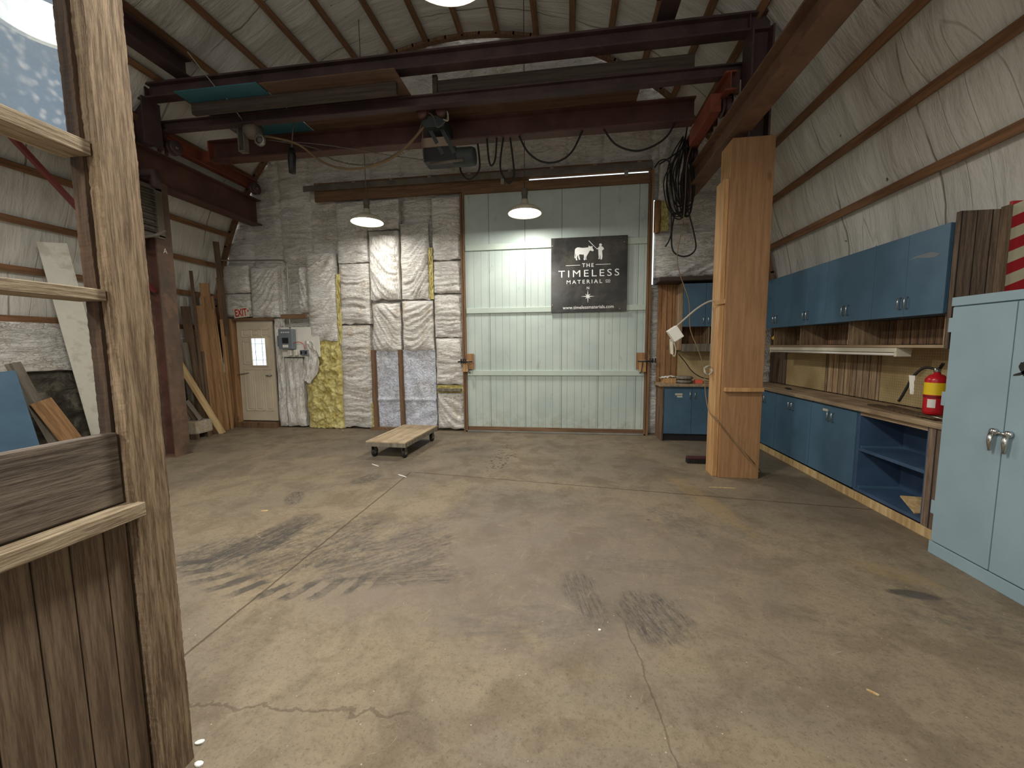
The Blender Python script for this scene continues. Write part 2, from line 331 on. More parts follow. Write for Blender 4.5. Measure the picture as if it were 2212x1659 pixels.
    j2 = s.math('MULTIPLY', line(s.math('ADD', Y, s.math('MULTIPLY', X, .12)), 4.32, .012, .03), s.mr(X, -1.9, -1.85))
    c3 = s.math('MULTIPLY', line(s.math('ADD', Y, s.math('MULTIPLY', X, -.08)), 1.50, .010, .16), s.mr(X, -.75, -.55, 1, 0))
    c4 = s.math('MULTIPLY', line(s.math('ADD', X, s.math('MULTIPLY', Y, .10)), .55, .006, .06), s.mr(Y, 2.1, 2.2, 1, 0))
    lines = s.math('MAXIMUM', s.math('MAXIMUM', j1, j2), s.math('MAXIMUM', s.math('MULTIPLY', c3, .6), s.math('MULTIPLY', c4, .5)))
    col = s.mix(s.math('MULTIPLY', lines, .75), col, sr(62, 48, 34))
    # short pale scratches
    for (sx, a_) in ((9, .5), (11, 1.9), (8, -.4)):
        q_ = s.noise(s.map(s.map(P, rot=(0, 0, a_)), (1.6, sx*3, 1)), 2.0, 3, .6); col = s.mix(s.math('MULTIPLY', s.mr(q_, .70, .76), .4), col, sr(176, 164, 142))
    v = s.n('TexVoronoi', None, Scale=26.0, Vector=P); fl = s.math('MULTIPLY', s.mr(v.outputs['Distance'], .05, .10, 1, 0), s.mr(s.noise(P, 9, 3, .6), .54, .60)); col = s.mix(s.math('MULTIPLY', fl, .7), col, sr(200, 190, 168))
    v = s.n('TexVoronoi', None, Scale=19.0); s.t.links.new(s.map(P, loc=(3.3, 1.7, 0)), v.inputs['Vector']); fl = s.math('MULTIPLY', s.mr(v.outputs['Distance'], .06, .12, 1, 0), s.mr(s.noise(P, 7, 3, .6), .55, .62)); col = s.mix(s.math('MULTIPLY', fl, .6), col, sr(64, 54, 44))
    h = s.math('ADD', s.math('ADD', s.math('MULTIPLY', mid, .8), s.math('MULTIPLY', fine, .35)), s.math('SUBTRACT', s.math('MULTIPLY', grit, .12), s.math('MULTIPLY', lines, .8)))
    return s.fin(col, s.mr(mid, .3, .7, .55, .8), h, .45, .012, spec=.35)
M['floor'] = floorm()

# ------------------------------------------------------------------ mesh building
OFF = {}
class MB:
    def __init__(s): s.v = []; s.f = []; s.smooth = []
    def add(s, vs, fs, sm=False):
        o = len(s.v); s.v += [Vector(q) for q in vs]; s.f += [[i+o for i in q] for q in fs]; s.smooth += [sm]*len(fs); return s
    def box(s, x0, x1, y0, y1, z0, z1):
        vs = [(x, y, z) for z in (z0, z1) for y in (y0, y1) for x in (x0, x1)]
        return s.add(vs, [(0, 2, 3, 1), (4, 5, 7, 6), (0, 1, 5, 4), (2, 6, 7, 3), (0, 4, 6, 2), (1, 3, 7, 5)])
    def bar(s, a, b, w_, t, up=(0, 0, 1), roll=0):
        """rectangular bar a->b, w_ across (perpendicular to up), t along up"""
        a, b = Vector(a), Vector(b); d = (b-a).normalized(); upv = Vector(up)
        if abs(d.dot(upv)) > .98: upv = Vector((0, 1, 0))
        x = d.cross(upv).normalized(); y = x.cross(d).normalized()
        if roll: q = Matrix.Rotation(roll, 3, d); x = q @ x; y = q @ y
        vs = [p + x*sx*w_/2 + y*sy*t/2 for p in (a, b) for sy in (-1, 1) for sx in (-1, 1)]
        return s.add(vs, [(0, 1, 3, 2), (4, 6, 7, 5), (0, 4, 5, 1), (2, 3, 7, 6), (0, 2, 6, 4), (1, 5, 7, 3)])
    def tube(s, pts, r, n=8, close=False):
        pts = [Vector(p) for p in pts]; k = len(pts); vs = []; fs = []
        rs = r if isinstance(r, (list, tuple)) else [r]*k
        prev = None
        for i, p in enumerate(pts):
            d = (pts[min(i+1, k-1)]-pts[max(i-1, 0)]).normalized()
            if prev is None: a = d.orthogonal().normalized()
            else: a = (prev - d*prev.dot(d)); a = a.normalized() if a.length > 1e-6 else d.orthogonal().normalized()
            prev = a; b = d.cross(a)
            vs += [p + (a*math.cos(2*PI*j/n)+b*math.sin(2*PI*j/n))*rs[i] for j in range(n)]
        for i in range(k-1):
            for j in range(n): fs.append((i*n+j, i*n+(j+1) % n, (i+1)*n+(j+1) % n, (i+1)*n+j))
        fs.append(tuple(range(n-1, -1, -1))); fs.append(tuple((k-1)*n+j for j in range(n)))
        return s.add(vs, fs, True)
    def lathe(s, prof, c=(0, 0, 0), axis='z', n=24, cap=True):
        vs = []; fs = []; c = Vector(c)
        for (r, h) in prof:
            for j in range(n):
                a = 2*PI*j/n; u, v = r*math.cos(a), r*math.sin(a)
                q = {'z': (u, v, h), 'x': (h, u, v), 'y': (v, h, u)}[axis]; vs.append(c+Vector(q))
        for i in range(len(prof)-1):
            for j in range(n): fs.append((i*n+j, i*n+(j+1) % n, (i+1)*n+(j+1) % n, (i+1)*n+j))
        if cap: fs.append(tuple(range(n-1, -1, -1))); fs.append(tuple((len(prof)-1)*n+j for j in range(n)))
        return s.add(vs, fs, True)
    def ibeam(s, a, b, h, w_, tf=.02, tw=.012, up=(0, 0, 1)):
        a, b = Vector(a), Vector(b); d = (b-a).normalized(); x = d.cross(Vector(up)).normalized(); y = x.cross(d)
        W, H = w_/2, h/2
        pr = [(-W, -H), (W, -H), (W, -H+tf), (tw/2, -H+tf), (tw/2, H-tf), (W, H-tf), (W, H), (-W, H), (-W, H-tf), (-tw/2, H-tf), (-tw/2, -H+tf), (-W, -H+tf)]
        n = 12; vs = [p + x*u+y*v for p in (a, b) for (u, v) in pr]
        return s.add(vs, [(i, (i+1) % n, n+(i+1) % n, n+i) for i in range(n)]+[tuple(range(n-1, -1, -1)), tuple(range(n, 2*n))])
    def prism(s, poly, fn, t):
        """poly 2d, fn(u, v, h) -> 3d, thickness 0..t"""
        n = len(poly); vs = [fn(u, v, h) for h in (0, t) for u, v in poly]
        return s.add(vs, [tuple(range(n-1, -1, -1)), tuple(range(n, 2*n))]+[(i, (i+1) % n, n+(i+1) % n, n+i) for i in range(n)])
    def grid(s, nu, nv, fn, sm=True):
        vs = [fn(i/nu, j/nv) for j in range(nv+1) for i in range(nu+1)]
        return s.add(vs, [(j*(nu+1)+i, j*(nu+1)+i+1, (j+1)*(nu+1)+i+1, (j+1)*(nu+1)+i) for j in range(nv) for i in range(nu)], sm)
    def build(s, name, mat, parent=None, bev=0, kind=None, label=None, fixn=True):
        off = OFF.get(parent.name, Vector()) if parent else Vector()
        me = bpy.data.meshes.new(name); me.from_pydata([tuple(v-off) for v in s.v], [], s.f)
        me.polygons.foreach_set('use_smooth', s.smooth)
        if fixn:
            bm = bmesh.new(); bm.from_mesh(me); bmesh.ops.recalc_face_normals(bm, faces=bm.faces); bm.to_mesh(me); bm.free()
        me.materials.append(M[mat] if isinstance(mat, str) else mat)
        o = bpy.data.objects.new(name, me); COL.objects.link(o)
        if parent: o.parent = parent
        OFF[o.name] = off
        if bev:
            b = o.modifiers.new('bevel', 'BEVEL'); b.width = bev; b.segments = 2; b.limit_method = 'ANGLE'
        if kind: o['kind'] = kind
        if label: o['label'] = label
        return o
def thing(name, label, cat, loc=(0, 0, 0), group=None):
    o = bpy.data.objects.new(name, None); COL.objects.link(o); o.location = loc; OFF[o.name] = Vector(loc); o.empty_display_size = .1
    o['label'] = label; o['category'] = cat
    if group: o['group'] = group
    return o
def tag(o, label, cat, group=None):
    o['label'] = label; o['category'] = cat
    if group: o['group'] = group
    return o
def struct(name):
    o = bpy.data.objects.new(name, None); COL.objects.link(o); OFF[o.name] = Vector(); o['kind'] = 'structure'; return o
def recentre(o):
    """moves a one-mesh thing's origin to its base"""
    me = o.data; n = len(me.vertices); a = np.empty(n*3); me.vertices.foreach_get('co', a); a = a.reshape(n, 3)
    c = np.array([(a[:, 0].min()+a[:, 0].max())/2, (a[:, 1].min()+a[:, 1].max())/2, a[:, 2].min()])
    me.vertices.foreach_set('co', (a-c).ravel()); o.location = c; me.update(); OFF[o.name] = Vector(c); return o
def copy_tree(o, parent=None):
    c = o.copy(); COL.objects.link(c); c.parent = parent
    for ch in list(o.children): copy_tree(ch, c)
    return c
def smoothpts(pts, k=6):
    pts = [Vector(p) for p in pts]; out = []
    for i in range(len(pts)-1):
        p0, p1, p2, p3 = pts[max(i-1, 0)], pts[i], pts[i+1], pts[min(i+2, len(pts)-1)]
        for j in range(k):
            t = j/k; out.append(.5*((2*p1)+(p2-p0)*t+(2*p0-5*p1+4*p2-p3)*t*t+(3*p1-p0-3*p2+p3)*t**3))
    return out+[pts[-1]]
def nz(x, y, z=0.0): return mn.noise(Vector((x, y, z)))
def cable(name, pts, r, mat, label, cat='cable', group=None, k=6):
    o = MB().tube(smoothpts(pts, k), r, 8).build(name, mat); tag(o, label, cat, group); return recentre(o)

# ------------------------------------------------------------------ room shell
AX, AZ, AR = -1.75, 1.65, 5.1        # arch axis and radius
YB, YF = 7.0, -2.6
MB().box(-7.2, 3.7, YF, YB+.25, -.15, 0).build('floor', 'floor', kind='structure')
PUR = [16, 22.8, 29.5, 36, 42.3, 48.3, 55.4, 62.3, 69.3, 76.1, 83.5, 90.4, 97.3, 104.1, 110.9, 117.5, 124.7, 130.8, 136.6, 143.2, 150, 156.3, 163.2, 169.8, 176.7]
def archpt(a, y, r=AR+.05):
    """a in degrees; below the springing the walls drop straight"""
    if a < 0: return Vector((AX+r, y, AZ+a*.055))
    if a > 180: return Vector((AX-r, y, AZ-(a-180)*.055))
    return Vector((AX+r*math.cos(R(a)), y, AZ+r*math.sin(R(a))))
def sag(a, y):
    lo = max([p for p in PUR+[-40] if p <= a]); hi = min([p for p in PUR+[220] if p > a]); t = (a-lo)/(hi-lo)
    b = 4*t*(1-t)
    yy = y+.25*nz(a*.08, y*.6, 33)+a*.012
    w = nz(a*.04, yy*1.6, 3)*.035 + nz(a*.09, yy*5.5, 9)*.020 + (1-abs(nz(a*.03, yy*2.3, 21))*3)*.014
    return b*(.02+w) if 0 < a < 178 else b*.3*w
def sheet(name, a0, a1, n, mat='arch', extra=0):
    ny = 150
    def fn(u, v):
        a = a0+(a1-a0)*u; y = YF+(YB+.02-YF)*v; p = archpt(a, y); s_ = sag(a, y) + extra*nz(a*.7, y*2.2, 4)
        return p + Vector((math.cos(R(min(max(a, 0), 180))), 0, math.sin(R(min(max(a, 0), 180)))))*(-s_)
    return MB().grid(n, ny, fn).build(name, mat, kind='structure', fixn=False)
sheet('wall_right', -30, 45, 90); sheet('ceiling', 45, 135, 100); sheet('wall_left', 135, 187.5, 60)
# lower left wall: batts over dark, dirty insulation
MB().grid(150, 24, lambda u, v: Vector((-6.83+.05*abs(nz(u*30, v*5, 1))+.02*nz(u*60, v*14, 2), YF+(YB-YF)*u, 0+1.27*v))).build('wall_left', 'stone', kind='structure', fixn=False)
# purlin strips
tn = 1
for a in PUR:
    p0, p1 = archpt(a, YF, AR-.012), archpt(a, YB-.03, AR-.012)
    up = (math.cos(R(a)), 0, math.sin(R(a)))
    MB().bar(p0, p1, .085, .04, up).build('trim_%d' % tn, 'strip', kind='structure', bev=.004); tn += 1
# wooden end rib following the arch on the end wall
mb = MB(); angs = [-8+i*196/60 for i in range(61)]
for i in range(60):
    mb.bar(archpt(angs[i], YB-.06, AR-.03), archpt(angs[i+1]+.3, YB-.06, AR-.03), .09, .05, (math.cos(R(min(max(angs[i], 0), 180))), 0, math.sin(R(min(max(angs[i], 0), 180)))))
mb.build('trim_%d' % tn, 'stud', kind='structure'); tn += 1
# end wall: quilted insulation
def wallz(x): return AZ+math.sqrt(max(.01, (AR+.05)**2-(x-AX)**2))
COLX = [-7.0, -6.62, -6.05, -5.44, -4.82, -4.2, -3.6, -3.0, -2.4, -1.83, -1.2, -.6, 0, .6, 1.38, 2.0, 2.62, 3.5]
CU = [[random.uniform(.8, 1.25) for _ in range(9)] for _ in COLX]
def quilt(x, z):
    i = max(k for k in range(len(COLX)-1) if COLX[k] <= x) if x >= COLX[0] else 0
    u = (x-COLX[i])/(COLX[i+1]-COLX[i]); zz = 0; v = 0
    for h in CU[i]:
        if z < zz+h: v = (z-zz)/h; break
        zz += h
    e = (1-abs(2*u-1)**9)*(1-abs(2*v-1)**12)
    wz = z+.10*nz(x*1.7+i*2, z*1.5, 12)
    wr = .016*nz(x*1.5+i*7, wz*8, 2)+.013*(1-abs(nz(x*1.8+i*3, wz*11, 5))*2.6)+.028*nz(x*.9+i, z*2.2, 8)
    return e*(.055+wr*1.5)+wr*.4
def wf(u, v):
    x = -6.9+10.3*u; zt = wallz(x) if -6.85 < x < 3.35 else AZ; z = max(zt, AZ)*v
    return Vector((x, YB+.12-quilt(x, z), z))
MB().grid(330, 240, wf).build('wall_back', 'insul', kind='structure', fixn=False)

# ---- distinct insulation batts on the end wall
def batt(x0, x1, z0, z1, label, mat='insul', y=6.95, bulge=.035, style='h', seed=0, torn=.02, group='insulation batts on the end wall', name='insulation_batt', skew=0.0):
    nu = max(8, int((x1-x0)/.018)); nv = max(8, int((z1-z0)/.018))
    def fn(u, v):
        rim = (u <= 0 or u >= 1 or v <= 0 or v >= 1); uu = min(max(u, 0), 1); vv = min(max(v, 0), 1)
        x = x0+(x1-x0)*uu + .012*nz(vv*5, seed, 3); z = z0+(z1-z0)*vv
        z += torn*(1-vv)*nz(x*7, seed+.5, 1) - skew*(uu-.5)*(1-vv)
        e = (1-abs(2*uu-1)**7)*(1-abs(2*vv-1)**10)
        q = x+seed*3.1
        wz = z+.09*nz(q*1.9, z*2.1, 12)+.04*nz(q*5, z*4, 14)
        if style == 'h': wr = .015*nz(q*1.4, wz*9, 2)+.012*(1-abs(nz(q*1.5, wz*13, 5))*2.6)+.018*nz(q*1.5, z*3, 9)
        elif style == 'd':
            pv = (seed*.37) % 1; d1 = wz*.75-((uu-pv)**2)*.55*(1.1-.6*vv)+(uu-.5)*(.3 if int(seed*10) % 2 else -.3); wr = .020*nz(q*.8, d1*8, 2)+.016*(1-abs(nz(q*1.1, d1*12, 5))*2.6)+.02*nz(q*2, z*2, 9)
        elif style == 'v': wr = .024*nz(q*10+z*.8, z*.9, 2)+.014*(1-abs(nz(q*16, z*1.6, 5))*2.2)
        wr *= 1.7; yy = y-e*(bulge+wr)-(.012*(1-vv) if torn > .03 else 0)
        return Vector((x, yy, z))
    mb = MB(); mb.grid(nu, nv, fn)
    # rim back to the wall gives the batt its thickness
    b = lambda p: Vector((p.x, 7.03, p.z))
    ring = [fn(i/nu, 0) for i in range(nu+1)]+[fn(1, j/nv) for j in range(1, nv+1)]+[fn(1-i/nu, 1) for i in range(1, nu+1)]+[fn(0, 1-j/nv) for j in range(1, nv)]
    n = len(ring); mb.add(ring+[b(p) for p in ring], [(i, (i+1) % n, n+(i+1) % n, n+i) for i in range(n)])
    o = mb.build(name, mat, fixn=False); tag(o, label, 'insulation', group); return recentre(o)
B = [
 (-6.62, -6.06, 2.62, 3.14, 'square white insulation batt above the exit door, upper left one', 'insul', 'h'),
 (-6.62, -6.06, 2.16, 2.60, 'small white insulation batt just above the EXIT sign', 'insul', 'h'),
 (-6.03, -5.46, 2.14, 3.08, 'white insulation batt right above the right half of the exit door', 'insul', 'd'),
 (-5.02, -4.84, 2.22, 3.06, 'narrow white insulation batt between the vertical conduit and the long sagging batt', 'insul', 'd'),
 (-4.82, -4.27, 1.68, 3.28, 'long sagging white insulation batt hanging over exposed yellow fibreglass', 'insul', 'd'),
 (-4.20, -3.62, 3.10, 4.18, 'white insulation batt under the left end of the sliding door rail', 'insul', 'h'),
 (-4.20, -3.62, 1.98, 3.08, 'faintly stained white batt between the sagging batt and the folded square batt', 'insul_st', 'h'),
 (-4.24, -3.64, .04, 1.96, 'tall white batt reaching the floor right of the yellow fibreglass', 'insul_st', 'h'),
 (-3.60, -3.00, 3.66, 4.18, 'shallow white batt right behind the left pendant lamp', 'insul', 'h'),
 (-3.56, -3.01, 2.42, 3.62, 'square batt with V-shaped folds below the left pendant lamp', 'insul_v', 'd'),
 (-2.98, -2.46, 2.42, 3.74, 'white batt with a split lower edge beside a yellow gap', 'insul', 'd'),
 (-3.57, -3.03, 1.48, 2.36, 'brown-stained puckered batt above the bare stud bay', 'insul_st', 'd'),
 (-2.99, -2.41, 1.48, 2.38, 'creased cream batt above the right bare stud bay', 'insul_st', 'd'),
 (-2.38, -1.87, 3.08, 4.15, 'white batt at the top left corner of the green sliding door', 'insul', 'h'),
 (-2.38, -1.86, 2.50, 3.06, 'smooth white batt left of the door, second from top', 'insul', 'h'),
 (-2.38, -1.86, 1.72, 2.48, 'closely wrinkled white batt left of the middle of the green door', 'insul', 'h'),
 (-2.37, -1.87, .86, 1.70, 'wrinkled white batt beside the left door latch', 'insul', 'h'),
 (-2.36, -1.87, .04, .70, 'stained white batt on the floor left of the green door', 'insul_st', 'd'),
 (-5.415, -5.04, .03, 1.36, 'loosely draped white facing hanging to the floor below the electrical panel', 'insul_v', 'v'),
 (-5.585, -5.43, .03, 2.11, 'narrow draped white strip right of the exit door', 'insul_v', 'v'),
 (1.42, 2.60, 2.66, 3.36, 'bulging white batt above the corner wall cabinet', 'insul', 'd'),
 (1.46, 1.62, 3.86, 4.9, 'white batt strip above the exposed log stud at the door corner', 'insul', 'd'),
]
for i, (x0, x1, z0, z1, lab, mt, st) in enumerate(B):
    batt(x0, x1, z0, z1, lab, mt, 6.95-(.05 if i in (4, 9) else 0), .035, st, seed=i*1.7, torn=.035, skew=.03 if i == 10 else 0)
# exposed yellow glass wool
mb = MB(); mb.grid(60, 120, lambda u, v: Vector((-4.98+.76*u+.05*nz(v*6, 3)-(.0 if v < .62 else -.30*(v-.62)/.38*(1-u)), 6.95-.05*(1-abs(2*u-1)**6)*(1+nz(u*6, v*14, 1)+.6*nz(u*16, v*34, 4)), .01+1.68*v+.02*nz(u*12, 7)*(1-v))))
tag(recentre(mb.build('fiberglass_batt', 'fiber', fixn=False)), 'exposed yellow fibreglass batt with peeled facing, reaching the floor', 'insulation')
for (x0, x1, z0, z1, lab) in [(-4.26, -4.18, 1.6, 2.9, 'thin yellow fibreglass strip showing beside the long sagging batt'), (-2.46, -2.38, 2.4, 3.3, 'thin yellow fibreglass strip left of the door batts'), (-2.36, -1.87, .71, .85, 'short yellow fibreglass gap low beside the green door'), (-3.66, -3.57, .03, .5, 'yellow fibreglass scrap at the foot of the left bare stud'), (1.50, 1.62, 3.40, 3.86, 'yellow fibreglass showing beside the log stud right of the green door')]:
    mb = MB(); mb.grid(12, 50, lambda u, v: Vector((x0+(x1-x0)*u, 6.95-.03*(1+nz(u*5+x0, v*12, 1)), z0+(z1-z0)*v)))
    tag(recentre(mb.build('fiberglass_batt', 'fiber', fixn=False)), lab, 'insulation')
# peeled facing flap
def flap(u, v):
    x = -5.03+.10*v+ (.36*u)*(.25+.75*math.sin(v*PI*.8+.4)); z = .98+.70*v - .12*u*(1-v)
    return Vector((x, 6.90-.10*u-.03*nz(u*5, v*6)-.03*math.sin(u*5), z+.02*nz(u*6, v*4, 2)))
mb = MB(); mb.grid(20, 30, flap); mb.grid(20, 30, lambda u, v: flap(u, v)+Vector((0, .006, 0)))
tag(recentre(mb.build('torn_facing', 'insul_v', fixn=False)), 'torn white facing flap curling over the yellow fibreglass', 'insulation')
# bare stud bay: film and studs
mb = MB(); mb.grid(70, 80, lambda u, v: Vector((-3.57+1.18*u, 6.97-.02*(1+nz(u*4, v*3+u*4, 1))-(.03*nz(u*2+v*2, v*9-u*4, 5)+.03*max(0, 1-abs(v-.36)*30) if v < .38 else .006*nz(u*5, v*9, 5)), .05+1.45*v)))
tag(recentre(mb.build('plastic_film', 'film', fixn=False)), 'bluish white film lining the bare stud bays left of the door', 'plastic film')
for x, lab in ((-3.555, 'bare wooden stud with yellow wool on its left, left of the low dolly'), (-3.03, 'bare wooden stud in the middle of the opened bays behind the dolly')):
    tag(recentre(MB().bar((x, 6.90, .05), (x-.01, 6.90, 1.5), .065, .09, (0, 1, 0)).build('wall_stud', 'stud', bev=.004)), lab, 'stud', 'bare wall studs')
tag(recentre(MB().box(-3.66, -2.38, 6.84, 6.98, .0, .05).build('sill_plate', 'stud' )), 'wooden sill plate on the floor under the bare studs', 'sill plate')
tag(recentre(MB().box(-2.34, -1.9, 6.86, 6.92, .74, .79).build('wood_scrap', 'lum_gr', bev=.005)), 'rough splintered wood piece lying in the gap left of the green door', 'wood scrap')
# stud like log, right of the door
tag(recentre(MB().tube([(1.44, 6.93, 3.38), (1.445, 6.94, 3.6), (1.44, 6.93, 3.88)], [.05, .055, .05], 12).build('log_stud', 'lum')), 'short round log stud glowing beside the top right of the green door', 'stud')

# ------------------------------------------------------------------ doors
# door_1: small exit door
d1 = struct('door_1')
DX0, DX1, DZ0, DZ1 = -6.42, -5.65, .12, 2.08
MB().box(DX0, DX1, 6.95, 6.99, DZ0, DZ1).build('door_leaf', 'doorpaint', d1, bev=.004)
dw = DX1-DX0
def panel(u0, u1, v0, v1):
    x0, x1, z0, z1 = DX0+u0*dw, DX0+u1*dw, DZ0+v0*(DZ1-DZ0), DZ0+v1*(DZ1-DZ0)
    b = MB(); g = .018
    b.box(x0, x1, 6.938, 6.952, z0, z0+g).box(x0, x1, 6.938, 6.952, z1-g, z1).box(x0, x0+g, 6.938, 6.952, z0, z1).box(x1-g, x1, 6.938, 6.952, z0, z1)
    b.box(x0+.04, x1-.04, 6.94, 6.952, z0+.04, z1-.04); b.build('door_panel', 'doorpaint', d1, bev=.005)
for (u0, u1) in ((.14, .38), (.40, .64), (.68, .92)): panel(u0, u1, .84, .92)
panel(.16, .38, .57, .80)
for (u0, u1) in ((.14, .36), (.40, .64), (.68, .90)): panel(u0, u1, .10, .52)
gz0, gz1, gx0, gx1 = 1.22, 1.74, DX0+.42*dw, DX0+.80*dw
fr = MB().box(gx0-.03, gx1+.03, 6.925, 6.952, gz0-.03, gz0).box(gx0-.03, gx1+.03, 6.925, 6.952, gz1, gz1+.03).box(gx0-.03, gx0, 6.925, 6.952, gz0, gz1).box(gx1, gx1+.03, 6.925, 6.952, gz0, gz1).build('window_frame', 'doorpaint', d1, bev=.004)
MB().box(gx0, gx1, 6.94, 6.948, gz0, gz1).build('glass_pane', 'day', d1)
lead = MB()
for t in (.25, .75): lead.box(gx0+t*(gx1-gx0)-.003, gx0+t*(gx1-gx0)+.003, 6.934, 6.939, gz0, gz1)
for t in (.2, .5, .8): lead.box(gx0, gx1, 6.934, 6.939, gz0+t*(gz1-gz0)-.003, gz0+t*(gz1-gz0)+.003)
lead.build('leading', 'greygreen', d1)
MB().tube([(-5.72, 6.94, 1.02), (-5.72, 6.90, 1.02), (-5.80, 6.895, 1.02)], .012).build('door_handle', 'galv', d1)
MB().bar((-6.50, 6.90, 1.03), (-6.2, 6.93, 1.07), .03, .012).build('latch_bar', 'galv', d1)
MB().box(-6.57, -6.43, 6.84, 7.0, 0, 2.12).build('trim_%d' % tn, 'frame_z', kind='structure', bev=.004); tn += 1
MB().box(-6.57, -5.6, 6.86, 7.0, 2.08, 2.13).build('trim_%d' % tn, 'strip_x', kind='structure', bev=.004); tn += 1
MB().box(-6.45, -5.62, 6.82, 7.0, 0, .10).build('trim_%d' % tn, 'stud', kind='structure', bev=.004); tn += 1

# door_2: big green sliding door
d2 = struct('door_2')
X0, X1 = -1.79, 1.30
MB().box(X0, X1, 6.92, 6.98, .10, 4.22).build('door_boards', 'mint', d2)
for z0, z1 in ((3.21, 3.31), (2.13, 2.22), (1.03, 1.12)):
    MB().box(X0+.01, X1-.01, 6.89, 6.93, z0, z1).build('cross_batten', paint('mint_batten_paint', sr(184, 198, 186), .45, .06) if z0 > 3 else bpy.data.materials['mint_batten_paint'], d2, bev=.004)
MB().box(X0+.01, X1-.01, 6.89, 6.93, .035, .10).build('bottom_rail', 'strip_x', d2, bev=.004)
MB().box(X0, X1, 6.88, 6.94, .005, .035).build('weather_strip', 'galv', d2)
MB().box(X0, X1, 6.86, 6.94, 4.16, 4.31).build('top_rail', 'strip_x', d2, bev=.004)
for x in (X0-.02, X1+.005): MB().box(x-.012, x+.022, 6.88, 6.99, .02, 4.30).build('edge_board', 'stud', d2, bev=.003)
for x in (-1.10, .93):
    MB().box(x-.03, x+.03, 6.84, 6.90, 4.27, 4.44).build('roller_hanger', 'galv', d2, bev=.003)
for x, s_ in ((-1.72, 1), (1.22, -1)):
    lt = thing('door_latch', 'wooden latch block with black bolt on the %s edge of the green door' % ('left' if s_ > 0 else 'right'), 'latch', (x, 6.88, 1.1), 'door latch blocks')
    MB().box(x-.07, x+.07, 6.86, 6.89, 1.14, 1.42).build('backing_board', 'frame_z', lt, bev=.004)
    MB().box(x-.07-.05*s_, x+.03-.05*s_, 6.80, 6.86, 1.10, 1.30).build('block', 'woodpost2', lt, bev=.004)
    b = MB(); b.tube([(x-.2*s_, 6.78, 1.28), (x+.06*s_, 6.78, 1.28)], .012).tube([(x-.02*s_, 6.77, 1.28), (x-.0*s_, 6.76, 1.10), (x+.03*s_, 6.76, 1.08)], .008)
    for k in range(3): b.box(x-.14*s_+k*.04-.008, x-.14*s_+k*.04+.008, 6.75, 6.80, 1.25, 1.33)
    b.build('bolt', 'black', lt)
# jambs
MB().box(1.335, 1.375, 6.90, 7.0, 0, 4.36).build('trim_%d' % tn, 'frame_z', kind='structure', bev=.003); tn += 1
MB().box(-1.86, -1.83, 6.88, 7.0, 0, 4.18).build('trim_%d' % tn, 'stud', kind='structure', bev=.003); tn += 1
# glowing strips added for the daylight slits right of the door and above it
g = MB().box(1.385, 1.405, 6.95, 6.96, 2.55, 3.9).build('daylight_slit_2', 'day', kind='structure')
MB().box(-.65, 1.28, 6.885, 6.895, 4.318, 4.334).build('daylight_slit_3', 'day', kind='structure')
# rail
rl = thing('sliding_door_rail', 'long steel sliding door rail running above the green door', 'rail', (-1.7, 6.87, 4.38))
MB().box(-4.75, 1.34, 6.83, 6.90, 4.40, 4.46).box(-4.75, 1.34, 6.83, 6.838, 4.36, 4.40).build('rail_channel', 'dusty', rl)
MB().box(-4.58, 1.34, 6.90, 6.95, 4.20, 4.52).build('mounting_board', 'strip_x', rl, bev=.004)
for k in range(9): MB().box(-4.5+k*.7, -4.44+k*.7, 6.82, 6.90, 4.455, 4.475).build('rail_bracket', 'galv', rl)

# ------------------------------------------------------------------ company sign on the door
sg = thing('hanging_sign', 'black square sign with white ox and farmer drawing on the green sliding door', 'sign', (.35, 6.88, 2.1))
SX0, SX1, SZ0, SZ1 = -.28, .975, 2.115, 3.35; YS = 6.865
def sp_(cx_, cy_, h=0.0):
    """sign-plane point from a position read on the sign's close-up"""
    xl = 190-(cy_-210)*.011; xr = 1535-(cy_-165)*.026; u = (cx_-xl)/(xr-xl)
    yt = 210-.0335*(cx_-190); yb = 1525; v = 1-(cy_-yt)/(yb-yt)
    return Vector((SX0+u*(SX1-SX0), YS-h, SZ0+v*(SZ1-SZ0)))
MB().box(SX0, SX1, YS, YS+.03, SZ0, SZ1).build('sign_board', 'sign', sg, bev=.003)
def decal(name, poly): return MB().prism(poly, lambda u, v, h: sp_(u, v, .001+h), .0015).build(name, 'whitemark', sg)
OX = [(610, 440), (612, 415), (622, 395), (645, 378), (680, 373), (715, 380), (760, 383), (800, 380), (835, 377), (853, 372), (850, 348), (862, 347), (875, 358), (905, 358), (917, 350), (922, 360), (920, 385), (930, 405), (943, 425), (938, 440), (915, 444), (898, 434), (878, 432), (868, 440), (856, 462), (840, 492), (822, 518), (812, 545), (808, 570), (820, 588), (800, 592), (793, 560), (797, 520), (790, 540), (786, 570), (793, 598), (768, 600), (764, 575), (772, 545), (768, 500), (730, 501), (700, 494), (684, 505), (690, 540), (697, 572), (706, 588), (682, 592), (668, 552), (664, 505), (652, 530), (644, 562), (656, 600), (630, 600), (622, 560), (630, 510), (624, 475), (620, 520), (622, 550), (612, 568), (603, 555), (608, 500)]
decal('ox_figure', OX)
MAN = [(1034, 335), (1044, 314), (1062, 308), (1080, 316), (1088, 332), (1080, 345), (1076, 360), (1092, 364), (1108, 378), (1122, 402), (1108, 422), (1088, 432), (1090, 480), (1094, 530), (1088, 575), (1080, 592), (1058, 592), (1058, 540), (1052, 500), (1048, 548), (1045, 582), (1015, 582), (1030, 568), (1024, 500), (1022, 430), (1024, 412), (992, 408), (986, 396), (1020, 388), (1032, 366), (1046, 358), (1042, 345)]
decal('farmer_figure', MAN)
decal('stick', [(852, 260), (860, 255), (920, 318), (996, 396), (990, 402), (912, 326)])
